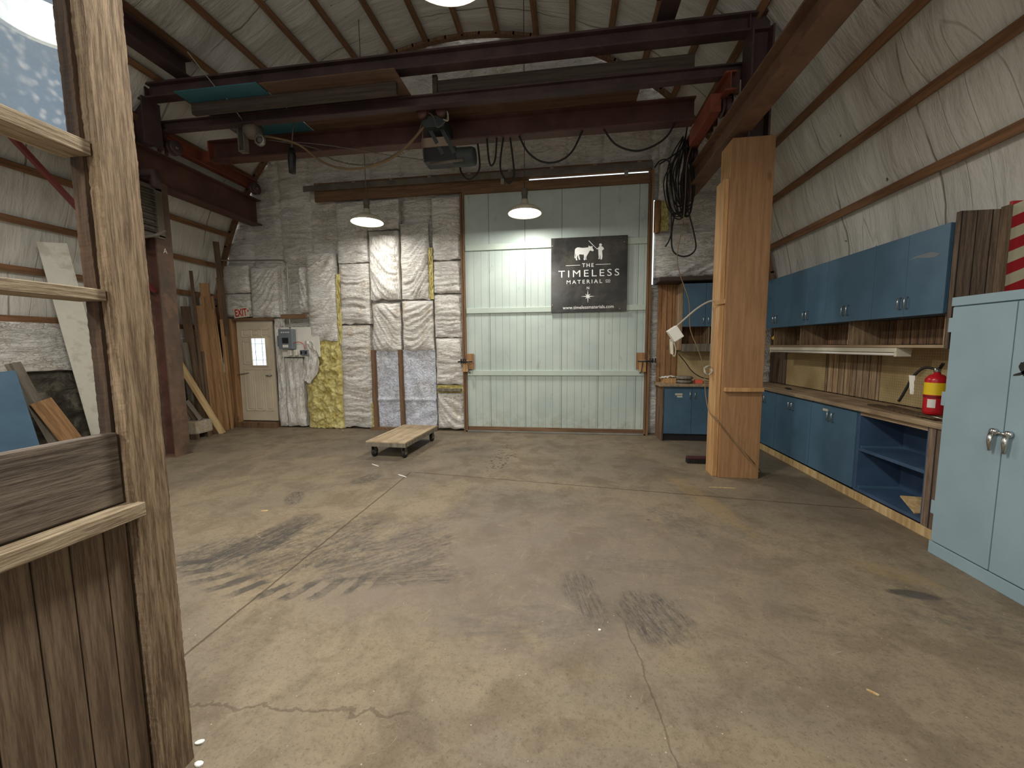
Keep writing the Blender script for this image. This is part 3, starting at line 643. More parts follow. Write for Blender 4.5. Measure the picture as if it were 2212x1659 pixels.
for x0, x1, y0 in ((447, 700, 692), (975, 1235, 679)): decal('rule_line', [(x0, y0+4), (x0, y0-4), (x1, y0-9), (x1, y0-1)])
star = []
for k in range(16):
    a = PI/8*k; r_ = (122 if k % 4 == 0 else (66 if k % 2 == 0 else 24)); star.append((832+r_*math.sin(a), 1245-r_*math.cos(a)))
decal('compass_rose', star)
FONT_CACHE = {}
def text(body, p0, p1, parent, mat, name='lettering', spacing=1.0, bold=0.0, fn=None, depth=.0015):
    """text scaled into the box p0 (left, bottom) .. p1 (right, top) given in the fn plane"""
    cu = bpy.data.curves.new('t', 'FONT'); cu.body = body; cu.size = 1; cu.space_character = spacing; cu.extrude = 0; cu.offset = bold; cu.resolution_u = 3
    ob = bpy.data.objects.new('t', cu); COL.objects.link(ob); dg = bpy.context.evaluated_depsgraph_get(); dg.update()
    me = bpy.data.meshes.new_from_object(ob.evaluated_get(dg)); bpy.data.objects.remove(ob); bpy.data.curves.remove(cu)
    vs = [v.co.copy() for v in me.vertices]; fs = [list(p.vertices) for p in me.polygons]; bpy.data.meshes.remove(me)
    x0, x1 = min(v.x for v in vs), max(v.x for v in vs); z0, z1 = min(v.y for v in vs), max(v.y for v in vs)
    mb = MB(); mb.add([fn(p0[0]+(v.x-x0)/(x1-x0)*(p1[0]-p0[0]), p0[1]+(v.y-z0)/(z1-z0)*(p1[1]-p0[1])) for v in vs], fs)
    return mb.build(name, mat, parent, fixn=False)
st = lambda u, v: sp_(u, v, .002)
text('THE', (735, 722), (940, 656), sg, 'whitemark', spacing=1.35, bold=.012, fn=st)
text('TIMELESS', (315, 893), (1382, 770), sg, 'whitemark', spacing=1.35, fn=lambda u, v: sp_(u, v-(u-850)*.022, .002))
text('MATERIAL', (460, 1015), (1085, 948), sg, 'whitemark', spacing=1.4, bold=.008, fn=lambda u, v: sp_(u, v-(u-770)*.018, .002))
text('CO', (1145, 988), (1225, 950), sg, 'whitemark', bold=.012, fn=st)
decal('rule_line', [(1145, 1003), (1145, 997), (1225, 996), (1225, 1002)])
text('N', (815, 1116), (857, 1072), sg, 'whitemark', bold=.01, fn=st)
text('www.timelessmaterials.com', (385, 1468), (1280, 1408), sg, 'whitemark', bold=.006, fn=lambda u, v: sp_(u, v-(u-830)*.012, .002))
for c_ in ((215, 345), (1480, 285), (200, 1395), (1385, 1480)):
    q = sp_(*c_, 0); MB().lathe([(.010, 0), (.008, -.004)], q, 'y', 10).build('screw', 'galv', sg)
# EXIT sign
ex = thing('exit_sign', 'small tilted white EXIT sign with red letters above the exit door', 'sign', (-6.17, 6.84, 2.1))
def exf(u, v, h=0.0):
    a = R(5); return Vector((-6.34+u*math.cos(a)-v*math.sin(a), 6.835-h, 2.125+v*math.cos(a)+u*math.sin(a)))
MB().prism([(0, 0), (.33, 0), (.33, .19), (0, .19)], lambda u, v, h: exf(u, v, h-.004), .004).build('sign_board', 'offwhite', ex)
text('EXIT', (.03, .025), (.285, .165), ex, 'red', fn=lambda u, v: exf(u, v, .002), bold=.02)
MB().prism([(.30, .085), (.325, .10), (.325, .12), (.30, .135)], lambda u, v, h: exf(u, v, .001+h), .001).build('arrow', 'red', ex)

# ------------------------------------------------------------------ electrics left
cable('electrical_conduit', [(-6.62, 6.84, 3.22), (-6.0, 6.85, 3.20), (-5.32, 6.85, 3.18), (-5.22, 6.85, 3.14), (-5.18, 6.85, 3.04), (-5.19, 6.85, 2.2), (-5.20, 6.86, 1.92)], .014, 'galv', 'grey metal conduit bending down to the electrical panel', 'conduit')
tag(recentre(MB().box(-5.36, -4.84, 6.83, 6.87, 2.10, 2.18).build('wood_cleat', 'strip_x', bev=.004)), 'short horizontal wood cleat above the electrical panel', 'wood cleat')
tag(recentre(MB().box(-5.06, -4.62, 6.86, 6.89, 1.38, 1.94).box(-5.40, -5.06, 6.87, 6.89, 1.38, 1.94).build('backer_board', 'white', bev=.003)), 'white painted backer board behind the electrical panel', 'backer board')
ep = thing('breaker_box', 'grey electrical breaker box on the white backer board', 'electrical panel', (-5.22, 6.8, 1.5))
MB().box(-5.36, -5.09, 6.74, 6.86, 1.53, 1.90).build('cabinet', 'grey', ep, bev=.006)
MB().box(-5.28, -5.16, 6.728, 6.742, 1.64, 1.74).build('breaker_window', 'black', ep)
MB().box(-5.28, -5.17, 6.735, 6.741, 1.56, 1.61).build('label_plate', 'white', ep)
mb = MB(); [mb.box(-5.30+k*.045, -5.275+k*.045, 6.733, 6.741, 1.83, 1.85) for k in range(4)]; mb.build('warning_text', 'white', ep)
MB().box(-5.44, -5.36, 6.80, 6.87, 1.58, 1.78).build('side_box', 'grey', ep, bev=.004)
for x, mt in ((-5.20, 'white'), (-5.08, 'white'), (-4.95, 'grey'), (-4.86, 'grey')):
    bx = thing('outlet_box', 'small %s under the electrical panel, %s' % ('white outlet box' if mt == 'white' else 'grey outlet box with black socket', {-5.20: 'leftmost', -5.08: 'second from left', -4.95: 'third from left', -4.86: 'rightmost'}[x]), 'outlet', (x, 6.84, 1.4), 'outlet boxes under the panel')
    MB().box(x-.035, x+.035, 6.80, 6.862, 1.41, 1.51).build('box', mt, bx, bev=.003)
    MB().box(x-.018, x+.018, 6.792, 6.801, 1.43, 1.49).build('socket', 'black' if mt == 'grey' else 'offwhite', bx)
cable('red_wire', [(-5.10, 6.79, 1.64), (-4.98, 6.78, 1.66), (-4.90, 6.79, 1.62), (-4.87, 6.79, 1.52)], .006, 'red', 'thin red wire arching from panel to the right outlet box', 'wire')

# ------------------------------------------------------------------ gantry frame and crane
YC = 4.83
cl = thing('steel_column', 'rusty dark steel H-column standing behind the barn-wood post', 'column', (-5.72, 4.95, 0))
MB().box(-5.60, -5.575, 4.82, 5.04, 0, 3.84).box(-5.86, -5.835, 4.82, 5.04, 0, 3.84).build('flanges', 'rustpost', cl, bev=.003)
MB().box(-5.835, -5.60, 4.925, 4.94, 0, 3.84).build('web', 'steel', cl)
MB().box(-5.88, -5.555, 4.80, 5.06, 0, .015).build('base_plate', 'rustpost', cl)
text('A', (4.90, 2.88), (4.955, 2.95), cl, 'whitemark', 'painted_letter', fn=lambda u, v: Vector((-5.573, u, v)))
cs = thing('steel_stub_column', 'short dark steel stub between the left runway beam and portal beam', 'column', (-5.72, 4.9, 4.3), 'stub columns of the portal')
MB().ibeam((-5.72, 4.92, 4.30), (-5.72, 4.92, 4.89), .28, .24, up=(1, 0, 0)).build('stub', 'steel_dk', cs)
cs = thing('steel_stub_column', 'dark steel stub on top of the wood-clad post', 'column', (2.03, 4.9, 3.75), 'stub columns of the portal')
MB().ibeam((2.03, 4.92, 3.76), (2.03, 4.92, 4.89), .22, .24, up=(1, 0, 0)).build('stub', 'steel_dk', cs)
pb = thing('portal_beam', 'uppermost dark steel cross beam spanning the whole hall', 'steel beam', (-1.85, 4.9, 4.8))
MB().ibeam((-5.85, 4.93, 4.985), (2.14, 4.93, 4.985), .19, .14, .022, .014).build('beam', 'steel_dk', pb)
for x in (-5.6, 1.92): MB().box(x-.006, x+.006, 4.865, 4.995, 4.91, 5.06).build('stiffener', 'steel_dk', pb)
# runways (along Y)
rb = thing('runway_beam', 'deep dark red runway beam on the left steel column', 'steel beam', (-5.75, 5, 3.84), 'crane runway beams')
MB().ibeam((-5.80, -1.2, 4.07), (-5.80, 6.93, 4.07), .46, .22, .022, .014).build('beam', 'steel', rb)
MB().box(-5.82, -5.78, -1.2, 6.9, 4.30, 4.335).build('rail', 'steel_dk', rb)
rb = thing('runway_beam', 'brown runway beam on the wood-clad post, running out over the camera', 'steel beam', (1.85, 5, 3.8), 'crane runway beams')
MB().ibeam((1.855, -1.2, 3.985), (1.855, 6.93, 3.985), .29, .20, .022, .014).build('beam', paint('brown_red_steel', sr(118, 88, 68), .55, .2, (sr(96, 66, 56), 5, .5, .6), .2), rb)
MB().box(1.835, 1.875, -1.2, 6.9, 4.13, 4.165).build('rail', 'steel_dk', rb)
# knee brace on the left runway
kb = MB(); kb.bar(at('x', -5.7, 0, 268), (-5.72, 4.86, 2.35), .05, .05); tag(recentre(kb.build('knee_brace', paint('dark_red_brace', sr(110, 48, 46), .55), bev=.003)), 'thin dark red diagonal brace seen through the barn-wood frame', 'brace')
# upper longitudinal beams at the roof
for x, z, lab in ((-5.07, 5.25, 'dark steel channel running along the roof at upper left'), (1.07, 5.28, 'short visible dark steel channel at the roof at upper right')):
    tag(recentre(MB().ibeam((x, 1.2 if x > 0 else -1, z), (x, 4.98, z), .24, .20, .02, .012).build('roof_beam', 'steel_dk')), lab, 'steel beam', 'roof beams')
# bridge crane
br = thing('bridge_crane', 'dark red bridge crane of two long girders and orange end trucks overhead', 'crane', (-1.9, 5.5, 4.4))
g1 = MB().ibeam((-5.72, 5.12, 4.645), (1.97, 5.12, 4.645), .13, .10, .016, .010).build('girder', 'steel_dk', br)
g2 = MB().ibeam((-5.45, 5.73, 4.575), (1.62, 5.73, 4.575), .29, .17, .02, .012).build('girder', 'steel', br)
MB().box(-5.48, -5.46, 5.65, 5.81, 4.43, 4.72).box(-5.66, -5.48, 5.71, 5.75, 4.46, 4.6).build('end_plate', 'orange', br)
t1 = MB().ibeam((-5.72, 5.0, 4.52), (-5.72, 6.86, 4.52), .17, .12, .016, .012).build('end_truck', 'orange', br)
t2 = MB().ibeam((1.78, 4.95, 4.46), (1.78, 6.5, 4.46), .2, .12, .016, .012).build('end_truck', 'orange', br)
for x, y, p, zc in ((-5.66, 5.22, t1, 4.42), (-5.66, 6.70, t1, 4.42), (1.74, 5.16, t2, 4.28), (1.74, 6.34, t2, 4.28)):
    wq = MB().lathe([(.035, -.04), (.10, -.04), (.10, -.025), (.085, -.02), (.085, .02), (.10, .025), (.10, .04), (.035, .04)], (x+.06, y, zc), 'x', 20).build('wheel', 'steel_dk', p)
    MB().lathe([(.02, 0), (.02, .09)], (x+.02, y, zc), 'x', 12).build('axle', 'dusty', p)
for y in (5.05, 5.20, 5.70, 5.85):
    MB().box(1.80, 1.90, y-.02, y+.02, 4.36, 4.60).build('hanger_plate', 'steel', br)
for y in (5.06, 5.16): MB().box(-5.68, -5.66, y-.02, y+.02, 4.3, 4.60).build('hanger_plate', 'steel', br)
MB().box(1.62, 1.74, 5.1, 5.9, 4.22, 4.42).build('drive_box', 'orange', br, bev=.004)
# hoist with motor
ho = thing('electric_hoist', 'dark green-black electric hoist with cylindrical motor hanging from the girders', 'hoist', (-1.6, 5.5, 4.0))
MB().box(-1.96, -1.50, 5.42, 5.66, 4.06, 4.24).build('gear_case', 'black', ho, bev=.01)
MB().lathe([(.05, -.02), (.115, 0), (.12, .04), (.12, .26), (.105, .30), (.03, .31)], (-1.56, 5.54, 4.14), 'x', 24).build('motor', 'greygreen', ho)
MB().tube([(-1.86, 5.42, 4.03), (-1.40, 5.42, 4.05)], .018).build('guide_bar', 'dusty', ho)
MB().box(-1.97, -1.60, 5.40, 5.68, 4.24, 4.36).build('mount_plate', paint('faded_beige_metal', sr(140, 122, 108), .6), ho, bev=.004)
MB().box(-1.92, -1.62, 5.30, 5.70, 4.44, 4.58).build('trolley', 'greygreen', ho, bev=.006)
for x in (-1.90, -1.74): MB().bar((x, 5.38, 4.56), (x+.22, 5.42, 4.14), .05, .014, (0, 1, 0)).build('brace', 'greygreen', ho)
for x in (-1.9, -1.64): MB().lathe([(.02, -.03), (.07, -.03), (.07, .03), (.02, .03)], (x, 5.26, 4.60), 'y', 18).build('trolley_wheel', 'steel', ho)
MB().tube(smoothpts([at('y', 5.3, 918, 240), at('y', 5.3, 935, 250), at('y', 5.3, 945, 275), at('y', 5.3, 962, 262), at('y', 5.3, 970, 245)]), .009).build('hoist_wire', 'dusty', ho)
MB().tube(smoothpts([at('y', 5.35, 915, 235), at('y', 5.35, 913, 300), at('y', 5.35, 915, 345)]), .007).build('hoist_wire', 'dusty', ho)
MB().tube(smoothpts([at('y', 5.25, 966, 240), at('y', 5.25, 968, 260), at('y', 5.25, 958, 258)]), .009).build('hoist_wire', 'cable_lt', ho)
# winch and pulley at the left
wi = thing('cable_winch', 'dusty grey winch with pulley wheel hanging near the left end of the crane', 'winch', (-4.4, 5.3, 4.4))
c0 = at('y', 5.2, 548, 283)
MB().lathe([(.03, -.09), (.10, -.08), (.105, 0), (.10, .08), (.03, .09)], c0, 'x', 20).build('drum', 'dusty', wi)
q = at('y', 5.15, 562, 303); MB().lathe([(.052, -.02), (.075, -.02), (.075, .02), (.052, .02), (.052, -.02)], q, 'y', 24, cap=False).build('pulley_rim', 'galv', wi)
MB().lathe([(.02, -.02), (.05, 0), (.02, .02)], q, 'y', 18).build('pulley_hub', 'dusty', wi)
q = at('y', 5.2, 505, 268); MB().lathe([(.02, -.05), (.08, -.04), (.08, .04), (.02, .05)], q, 'x', 16).build('pulley', 'dusty', wi)
q = at('y', 5.2, 525, 300); MB().box(q.x-.05, q.x-.035, 5.16, 5.24, q.z-.17, q.z+.2).box(q.x+.035, q.x+.05, 5.16, 5.24, q.z-.17, q.z+.2).box(q.x-.05, q.x+.05, 5.16, 5.24, q.z-.18, q.z-.165).build('hanger', 'dusty', wi)
for k, (a_, b_) in enumerate((((478, 196), (530, 268)), ((405, 112), (524, 262)))):
    o = MB().tube([at('y', 4.7, *a_), at('y', 5.15, *b_)], .007, 6).build('hoist_rope', 'cable_lt'); tag(recentre(o), ['short grey rope above the left winch', 'long grey rope slanting from the roof beam to the left winch'][k], 'rope')
# sagging cables between winch and hoist
cable('hoist_cable', [at('y', 5.3, *p) for p in [(562, 292), (640, 310), (700, 352), (760, 365), (830, 350), (880, 315), (915, 275)]], .015, 'cable_tan', 'thick tan cable sagging between the left winch and the hoist', 'cable')
cable('hoist_cable', [at('y', 5.36, *p) for p in [(570, 300), (680, 320), (720, 345), (790, 357), (850, 335), (900, 290), (912, 262)]], .007, 'dusty', 'thin grey cable sagging just above the thick tan one', 'cable')
cable('steel_rope', [at('y', 5.4, *p) for p in [(575, 302), (700, 313), (840, 335), (918, 346)]], .006, 'dusty', 'taut thin steel rope running to the lower left of the hoist', 'rope')
# chain
ch = MB()
for k in range(40):
    t = k/39; p = at('y', 5.42, 695+215*t, 330+22*math.sin(PI*t)*1.15-28*t*t+6); a = (PI/2 if k % 2 else 0)
    ring = [p+Vector((.013*math.cos(b), .008*math.sin(b)*math.sin(a), .008*math.sin(b)*math.cos(a) if a == 0 else .004*math.sin(b))) for b in [2*PI*j/8 for j in range(9)]]
    ch.tube(ring, .003, 5)
tag(recentre(ch.build('hoist_chain', 'dusty')), 'dark link chain sagging between winch and hoist above the pendant lamp', 'chain')
# chain bag
q = at('y', 5.35, 632, 353); bgm = MB().tube([q+Vector((0, 0, .20)), q+Vector((.0, 0, .10)), q+Vector((-.01, 0, 0)), q+Vector((-.01, 0, -.13))], [.035, .055, .05, .045], 12)
cbag = thing('chain_bag', 'dark chain bag hanging left of the sagging cables', 'bag', tuple(q)); bgm.build('bag', 'black', cbag); MB().tube([at('y', 5.35, 637, 200), q+Vector((0, 0, .2))], .008, 6).build('strap', 'dusty', cbag)
# festoon loops under the rear girder
Yg = 5.70
FL = [([(1032, 318), (1036, 362), (1022, 384), (1008, 386), (995, 368), (992, 340)], 'black cable loop hanging right beside the hoist motor'), ([(1052, 308), (1056, 345), (1062, 358), (1070, 342), (1073, 306)], 'small narrow black cable loop under the girder'), ([(1087, 306), (1081, 345), (1083, 372), (1098, 396), (1110, 380), (1108, 345), (1102, 305)], 'deep black cable loop in front of the door rail'), ([(1122, 302), (1140, 328), (1170, 349), (1205, 349), (1235, 328), (1258, 290)], 'wide black cable loop above the green door'), ([(1304, 286), (1330, 312), (1372, 326), (1410, 316), (1440, 295), (1458, 272)], 'wide black cable loop right of the wide one above the door')]
for pts, lab in FL: cable('festoon_cable', [at('y', Yg, p[0], p[1]-(7 if i_ in (0, len(pts)-1) else 0)) for i_, p in enumerate(pts)], .013, 'rubber', lab, 'cable', 'festoon loops under the rear girder')
# boards stored overhead
def ovb(name, x0, x1, y0, y1, z, t, mt, lab, cat, grp=None):
    tag(recentre(MB().box(x0, x1, y0, y1, z, z+t).build(name, mt, bev=.003)), lab, cat, grp)
ovb('plywood_sheet', -3.70, -1.98, 4.60, 5.30, 4.724, .012, 'plywood', 'brown plywood sheet stored on the crane left of the hoist', 'plywood')
ovb('teal_board', -4.86, -3.72, 4.58, 5.80, 4.724, .012, 'teal', 'teal painted board stored overhead at the left end of the crane', 'board')
ovb('plywood_sheet', -3.70, .88, 5.32, 5.82, 4.724, .012, 'plywood', 'long brown plywood sheet lying on the rear girder', 'plywood')
ovb('timber', -1.62, 1.43, 5.09, 5.15, 4.712, .155, 'timber_dk', 'long dark timber lying overhead right of the hoist', 'timber', 'timbers stored overhead')
ovb('timber', -4.85, -2.05, 4.80, 4.86, 4.585, .135, 'timber_dk', 'long dark timber lying overhead under the teal board', 'timber', 'timbers stored overhead')
for (x, lab) in ((-2.05, 'short leaning dark plank end beside the plywood sheet'), (-1.66, 'short upright dark block on the front girder')):
    tag(recentre(MB().bar((x, 5.10, 4.712), (x-(.10 if x < -1.7 else 0), 5.10, 4.93), .06, .05, (0, 1, 0)).build('wood_block', 'timber_dk', bev=.003)), lab, 'wood block')
# unit heater
uh = thing('unit_heater', 'old louvered unit heater hung under the left runway beam by the column', 'heater', (-5.6, 4.5, 3.0))
hx0, hx1, hy0, hy1 = -5.85, -5.40, 4.40, 4.80
MB().box(hx0, hx1-.04, hy0, hy1, 3.06, 3.64).build('housing', 'heater', uh, bev=.01)
MB().box(hx1-.05, hx1, hy1-.09, hy1, 3.04, 3.68).box(hx1-.05, hx1, hy0-.02, hy0+.02, 3.04, 3.68).box(hx1-.05, hx1, hy0, hy1, 3.64, 3.69).box(hx1-.05, hx1, hy0, hy1, 3.02, 3.07).build('frame', 'heater', uh, bev=.006)
for k in range(7): MB().bar((hx1-.01, hy0+.02, 3.11+k*.078), (hx1-.01, hy1-.09, 3.11+k*.078), .05, .010, (.8, 0, 1)).build('louver', 'heater', uh)
MB().tube(smoothpts([(-5.55, 4.5, 3.0), (-5.35, 4.48, 2.98), (-5.2, 4.5, 3.0), (-5.18, 4.6, 3.08)]), .02).build('gas_pipe', 'dusty', uh)
MB().tube([(-5.25, 4.6, 3.62), (-5.25, 4.6, 3.80), (-5.6, 4.6, 3.82)], .05, 12).build('flue', 'steel_dk', uh)

# ------------------------------------------------------------------ pendant lamps
LX, LY, LZ = (-3.19, -.65), (6.15, 2.2), 3.55
names = {(-3.19, 6.15): 'left one of the two pendant lamps by the end wall', (-.65, 6.15): 'lit pendant lamp hanging in front of the green sliding door', (-3.19, 2.2): 'bright pendant lamp seen through the plastic behind the barn-wood frame', (-.65, 2.2): 'bright pendant lamp cut off by the top edge of the photo'}
proto = None
def make_lamp():
    t = thing('pendant_lamp', '', 'lamp', (0, 0, 0), 'pendant lamps')
    MB().lathe([(.0, .0), (.222, .0), (.228, .006), (.222, .012), (.0, .012)], n=40, cap=False).build('lens', 'glow', t)
    MB().lathe([(.252, -.008), (.256, .0), (.235, .045), (.17, .085), (.08, .12), (.055, .15), (.05, .20), (.0, .205)], n=40, cap=False).build('lamp_shade', 'offwhite', t)
    MB().lathe([(.046, .20), (.042, .26), (.05, .27), (.05, .35), (.02, .37)], n=16).build('socket', 'dusty', t)
    return t
proto = make_lamp()
for ix, x in enumerate(LX):
    for y in (6.15, 2.2, -1.7):
        o = proto if (ix == 0 and y == 6.15) else copy_tree(proto)
        o.location = (x, y, LZ); o['label'] = names.get((x, y), 'pendant lamp hanging behind the camera, %s row' % ('left' if x < -2 else 'right'))
        if ix == 0 or True:
            top = wallz(x)-.05-LZ
            c_ = MB().tube([(0, 0, .36), (0, 0, top)], .006, 6).build('cord', 'dusty'); c_.parent = o
            ld = bpy.data.lights.new('lamp_light', 'AREA'); ld.shape = 'DISK'; ld.size = .43; ld.energy = LAMP_W*(.36 if y > 6 else 1.1); ld.color = (1, .96, .89)
            lo = bpy.data.objects.new('lamp_light', ld); COL.objects.link(lo); lo.parent = o; lo.location = (0, 0, -.010)

# ------------------------------------------------------------------ wood-clad post on the right
wp = thing('wood_post', 'thick wood-clad post right of the green door', 'post', (1.97, 4.9, 0))
MB().box(1.755, 2.185, 4.76, 4.785, 0.0, 3.76).build('front_board', 'woodpost', wp, bev=.004)
MB().box(1.755, 1.78, 4.787, 5.05, 0, 3.76).box(2.16, 2.185, 4.787, 5.05, 0, 3.76).box(1.755, 2.185, 5.052, 5.075, 0, 3.76).build('cladding', 'woodpost2', wp, bev=.003)
MB().box(1.695, 1.752, 4.80, 5.02, 0, 3.36).build('side_board', 'woodpost2', wp, bev=.006)
MB().box(1.78, 2.16, 4.80, 5.04, .01, 3.74).build('core', 'steel_dk', wp)
MB().box(1.77, 2.175, 4.70, 4.76, 1.015, 1.06).build('cleat', 'woodpost2', wp, bev=.004)
# gooseneck work lamp
wl = thing('gooseneck_lamp', 'white gooseneck work lamp clamped to the wood-clad post', 'lamp', tuple(at('y', 4.9, 1548, 655)))
Yw = 4.80
MB().bar(at('y', Yw, 1543, 655), at('y', Yw, 1572, 650), .05, .05).build('mounting_block', 'woodpost2', wl, bev=.004)
MB().tube(smoothpts([at('y', Yw, 1545, 650), at('y', Yw, 1530, 652), at('y', Yw, 1505, 667), at('y', Yw, 1478, 690), at('y', Yw, 1456, 710)]), .010).build('arm', 'cable_lt', wl)
p0, p1 = at('y', Yw, 1450, 709), at('y', Yw, 1466, 733); MB().bar(p0, p1, .12, .09, (0, 1, 0)).build('lamp_head', 'white', wl, bev=.008)
MB().bar(at('y', Yw, 1450, 738), at('y', Yw, 1452, 765), .02, .02).build('switch_box', 'offwhite', wl)

# ------------------------------------------------------------------ cable coil hanging from the right runway
cc = thing('cable_coil', 'big coil of black cable hanging from the right runway beam end', 'cable', tuple(at('y', 6.25, 1475, 300)))
for k in range(16):
    ox = random.uniform(-14, 14); top = random.uniform(300, 335); bot = random.uniform(440, 475); yy = 6.25+random.uniform(-.06, .06); wq = random.uniform(6, 24)
    pts = [at('y', yy, 1478+ox*.3, top-12), at('y', yy, 1474+ox-wq*.7, top+30), at('y', yy, 1470+ox-wq, (top+bot)/2), at('y', yy, 1472+ox-wq*.7, bot-15), at('y', yy, 1474+ox, bot), at('y', yy, 1478+ox+wq*.5, bot-18), at('y', yy, 1480+ox+wq*.5, (top+bot)/2), at('y', yy, 1482+ox*.3, top-10)]
    MB().tube(smoothpts(pts, 5), .009, 6).build('cable_turn', 'rubber', cc)
MB().tube(smoothpts([at('y', 6.2, *p) for p in [(1484, 445), (1498, 500), (1503, 535), (1490, 551), (1470, 553), (1453, 540), (1451, 500), (1458, 460)]]), .011, 8).build('cable_turn', 'rubber', cc)
MB().tube(smoothpts([at('y', 6.2, *p) for p in [(1450, 455), (1450, 500), (1445, 520), (1437, 533)]]), .010, 8).build('cable_end', 'rubber', cc)
MB().tube(smoothpts([at('y', 6.3, *p) for p in [(1414, 362), (1425, 348), (1440, 345), (1448, 360), (1448, 400)]]), .011, 8).build('cable_turn', 'rubber', cc)
MB().tube(smoothpts([at('y', 6.3, *p) for p in [(1424, 355), (1455, 335), (1475, 318), (1482, 290), (1484, 275)]]), .011, 8).build('cable_turn', 'rubber', cc)
cable('extension_cord', [at('y', 5.9, 1500, 300), at('y', 5.9, 1484, 350), at('y', 5.9, 1480, 430), at('y', 5.8, 1474, 490), at('y', 5.7, 1463, 550), at('y', 5.6, 1468, 590), at('y', 5.5, 1488, 650), at('y', 5.4, 1491, 710), at('y', 5.3, 1510, 760), at('y', 5.15, 1521, 800), at('y', 5.05, 1524, 850), at('y', 4.9, 1532, 890), at('y', 4.70, 1548, 905), at('y', 4.68, 1580, 945), at('y', 4.66, 1620, 990), at('z', .02, 1645, 1020), at('z', .012, 1658, 1030)], .0055, 'cable_tan', 'thin cord dropping from the coil and crossing the foot of the wood-clad post', 'cord')
cb = thing('cord_bundle', 'knotted bundle of pale cord hanging left of the wood-clad post', 'cord', tuple(at('y', 4.95, 1532, 800)))
MB().tube([at('y', 4.92, 1540, 662), at('y', 4.92, 1538, 720), at('y', 4.92, 1533, 790)], .006, 6).build('cord', 'cable_lt', cb)
for k in range(6):
    c_ = at('y', 4.92, 1530, 800); a0 = random.uniform(0, 3); MB().tube([c_+Vector((math.cos(a_+a0)*random.uniform(.03, .05), .02*math.sin(3*a_), math.sin(a_+a0)*.055)) for a_ in [j*2*PI/12 for j in range(13)]], .006, 6).build('loop', 'cable_lt', cb)

# ------------------------------------------------------------------ right wall joinery
MB().box(3.30, 3.34, 2.9, 7.0, 0, 2.50).build('wall_right', 'planks_g', kind='structure')
def handle(x, y, z0, z1, parent, ax='x'):
    """D pull"""
    if ax == 'x': pts = [(x, y, z0), (x-.028, y, z0+.006), (x-.028, y, z1-.006), (x, y, z1)]
    else: pts = [(x, y, z0), (x, y-.028, z0+.006), (x, y-.028, z1-.006), (x, y, z1)]
    return MB().tube(pts, .0055, 8).build('handle', 'chrome', parent)
wlab = ['blue wall cabinet nearest the camera, with a scuffed right door', 'blue wall cabinet second from the striped board', 'blue wall cabinet third from the striped board', 'blue wall cabinet right behind the wood-clad post']
ys = [3.54, 4.28, 4.98, 5.68, 6.40]
for i in range(4):
    a, b = ys[i]+.003, ys[i+1]-.003; t = thing('wall_cabinet', wlab[i], 'cabinet', (3.1, (a+b)/2, 1.78), 'blue wall cabinets')
    MB().box(2.915, 3.295, a, b, 1.78, 2.46).build('body', 'blue', t, bev=.002)
    mid = (a+b)/2
    for (c, d, hy) in ((a, mid-.0015, mid-.035), (mid+.0015, b, mid+.035)):
        dr = MB().box(2.895, 2.913, c, d, 1.775, 2.462).build('door', 'blue', t, bev=.002); handle(2.896, hy, 1.84, 1.94, dr)
    if i == 0: MB().prism([(3.64, 2.245), (3.72, 2.275), (3.86, 2.27), (3.93, 2.25), (3.84, 2.255), (3.76, 2.235), (3.68, 2.225)], lambda u, v, h: Vector((2.8945-h, u-.03, v)), .0006).build('scuff_mark', 'grey', t)
# shelf and bottom cubby
tag(recentre(MB().box(2.93, 3.30, 3.54, 6.5, 1.505, 1.53).build('wall_shelf', 'counter', bev=.003)), 'long wooden shelf under the blue wall cabinets', 'shelf')
for k, y in enumerate((3.58, 4.66, 5.55, 6.2)):
    tag(recentre(MB().box(2.97, 3.29, y, y+.03, 1.53, 1.778).build('shelf_divider', 'planks_lt', bev=.002)), 'upright divider board between shelf and wall cabinets, %s' % ['beside the steel cabinet', 'above the plank panel', 'above the left end of the plank panel', 'farthest, by the post'][k], 'divider')
MB().box(3.27, 3.298, 3.56, 6.5, 1.535, 1.775).build('trim_%d' % tn, 'planks_y', kind='structure'); tn += 1
# splash-back panels
for (a, b, mt, lab) in ((3.50, 4.64, 'pegboard', 'tan pegboard behind the fire extinguisher'), (4.66, 5.53, 'planks_lt', 'pale weathered plank panel between the two pegboards'), (5.55, 6.45, 'pegboard', 'tan pegboard in the far half behind the workbench')):
    tag(recentre(MB().box(3.275, 3.298, a, b, .94, 1.50).build('wall_panel', mt, bev=.002)), lab, 'wall panel')
tag(recentre(MB().box(3.275, 3.298, 6.47, 6.94, .94, 2.45).build('wall_panel', 'planks_g', bev=.002)), 'dark brown plank panel in the corner just right of the post', 'wall panel')
fx = thing('fluorescent_light', 'long dusty fluorescent fixture under the shelf', 'light fixture', (2.98, 5.1, 1.43))
MB().box(2.93, 3.06, 4.0, 6.26, 1.462, 1.502).build('housing', 'offwhite', fx, bev=.004)
for x in (2.955, 3.035): MB().tube([(x, 4.03, 1.445), (x, 6.22, 1.445)], .014, 10).build('tube', 'white', fx)
for y in (4.0, 6.22): MB().box(2.935, 3.055, y, y+.03, 1.425, 1.465).build('end_cap', 'offwhite', fx, bev=.002)
# counter
tag(recentre(MB().box(2.82, 3.275, 3.36, 6.95, .885, .93).box(1.46, 2.82, 6.50, 6.95, .885, .93).build('countertop', 'counter', bev=.006)), 'worn brown L-shaped workbench countertop', 'countertop')
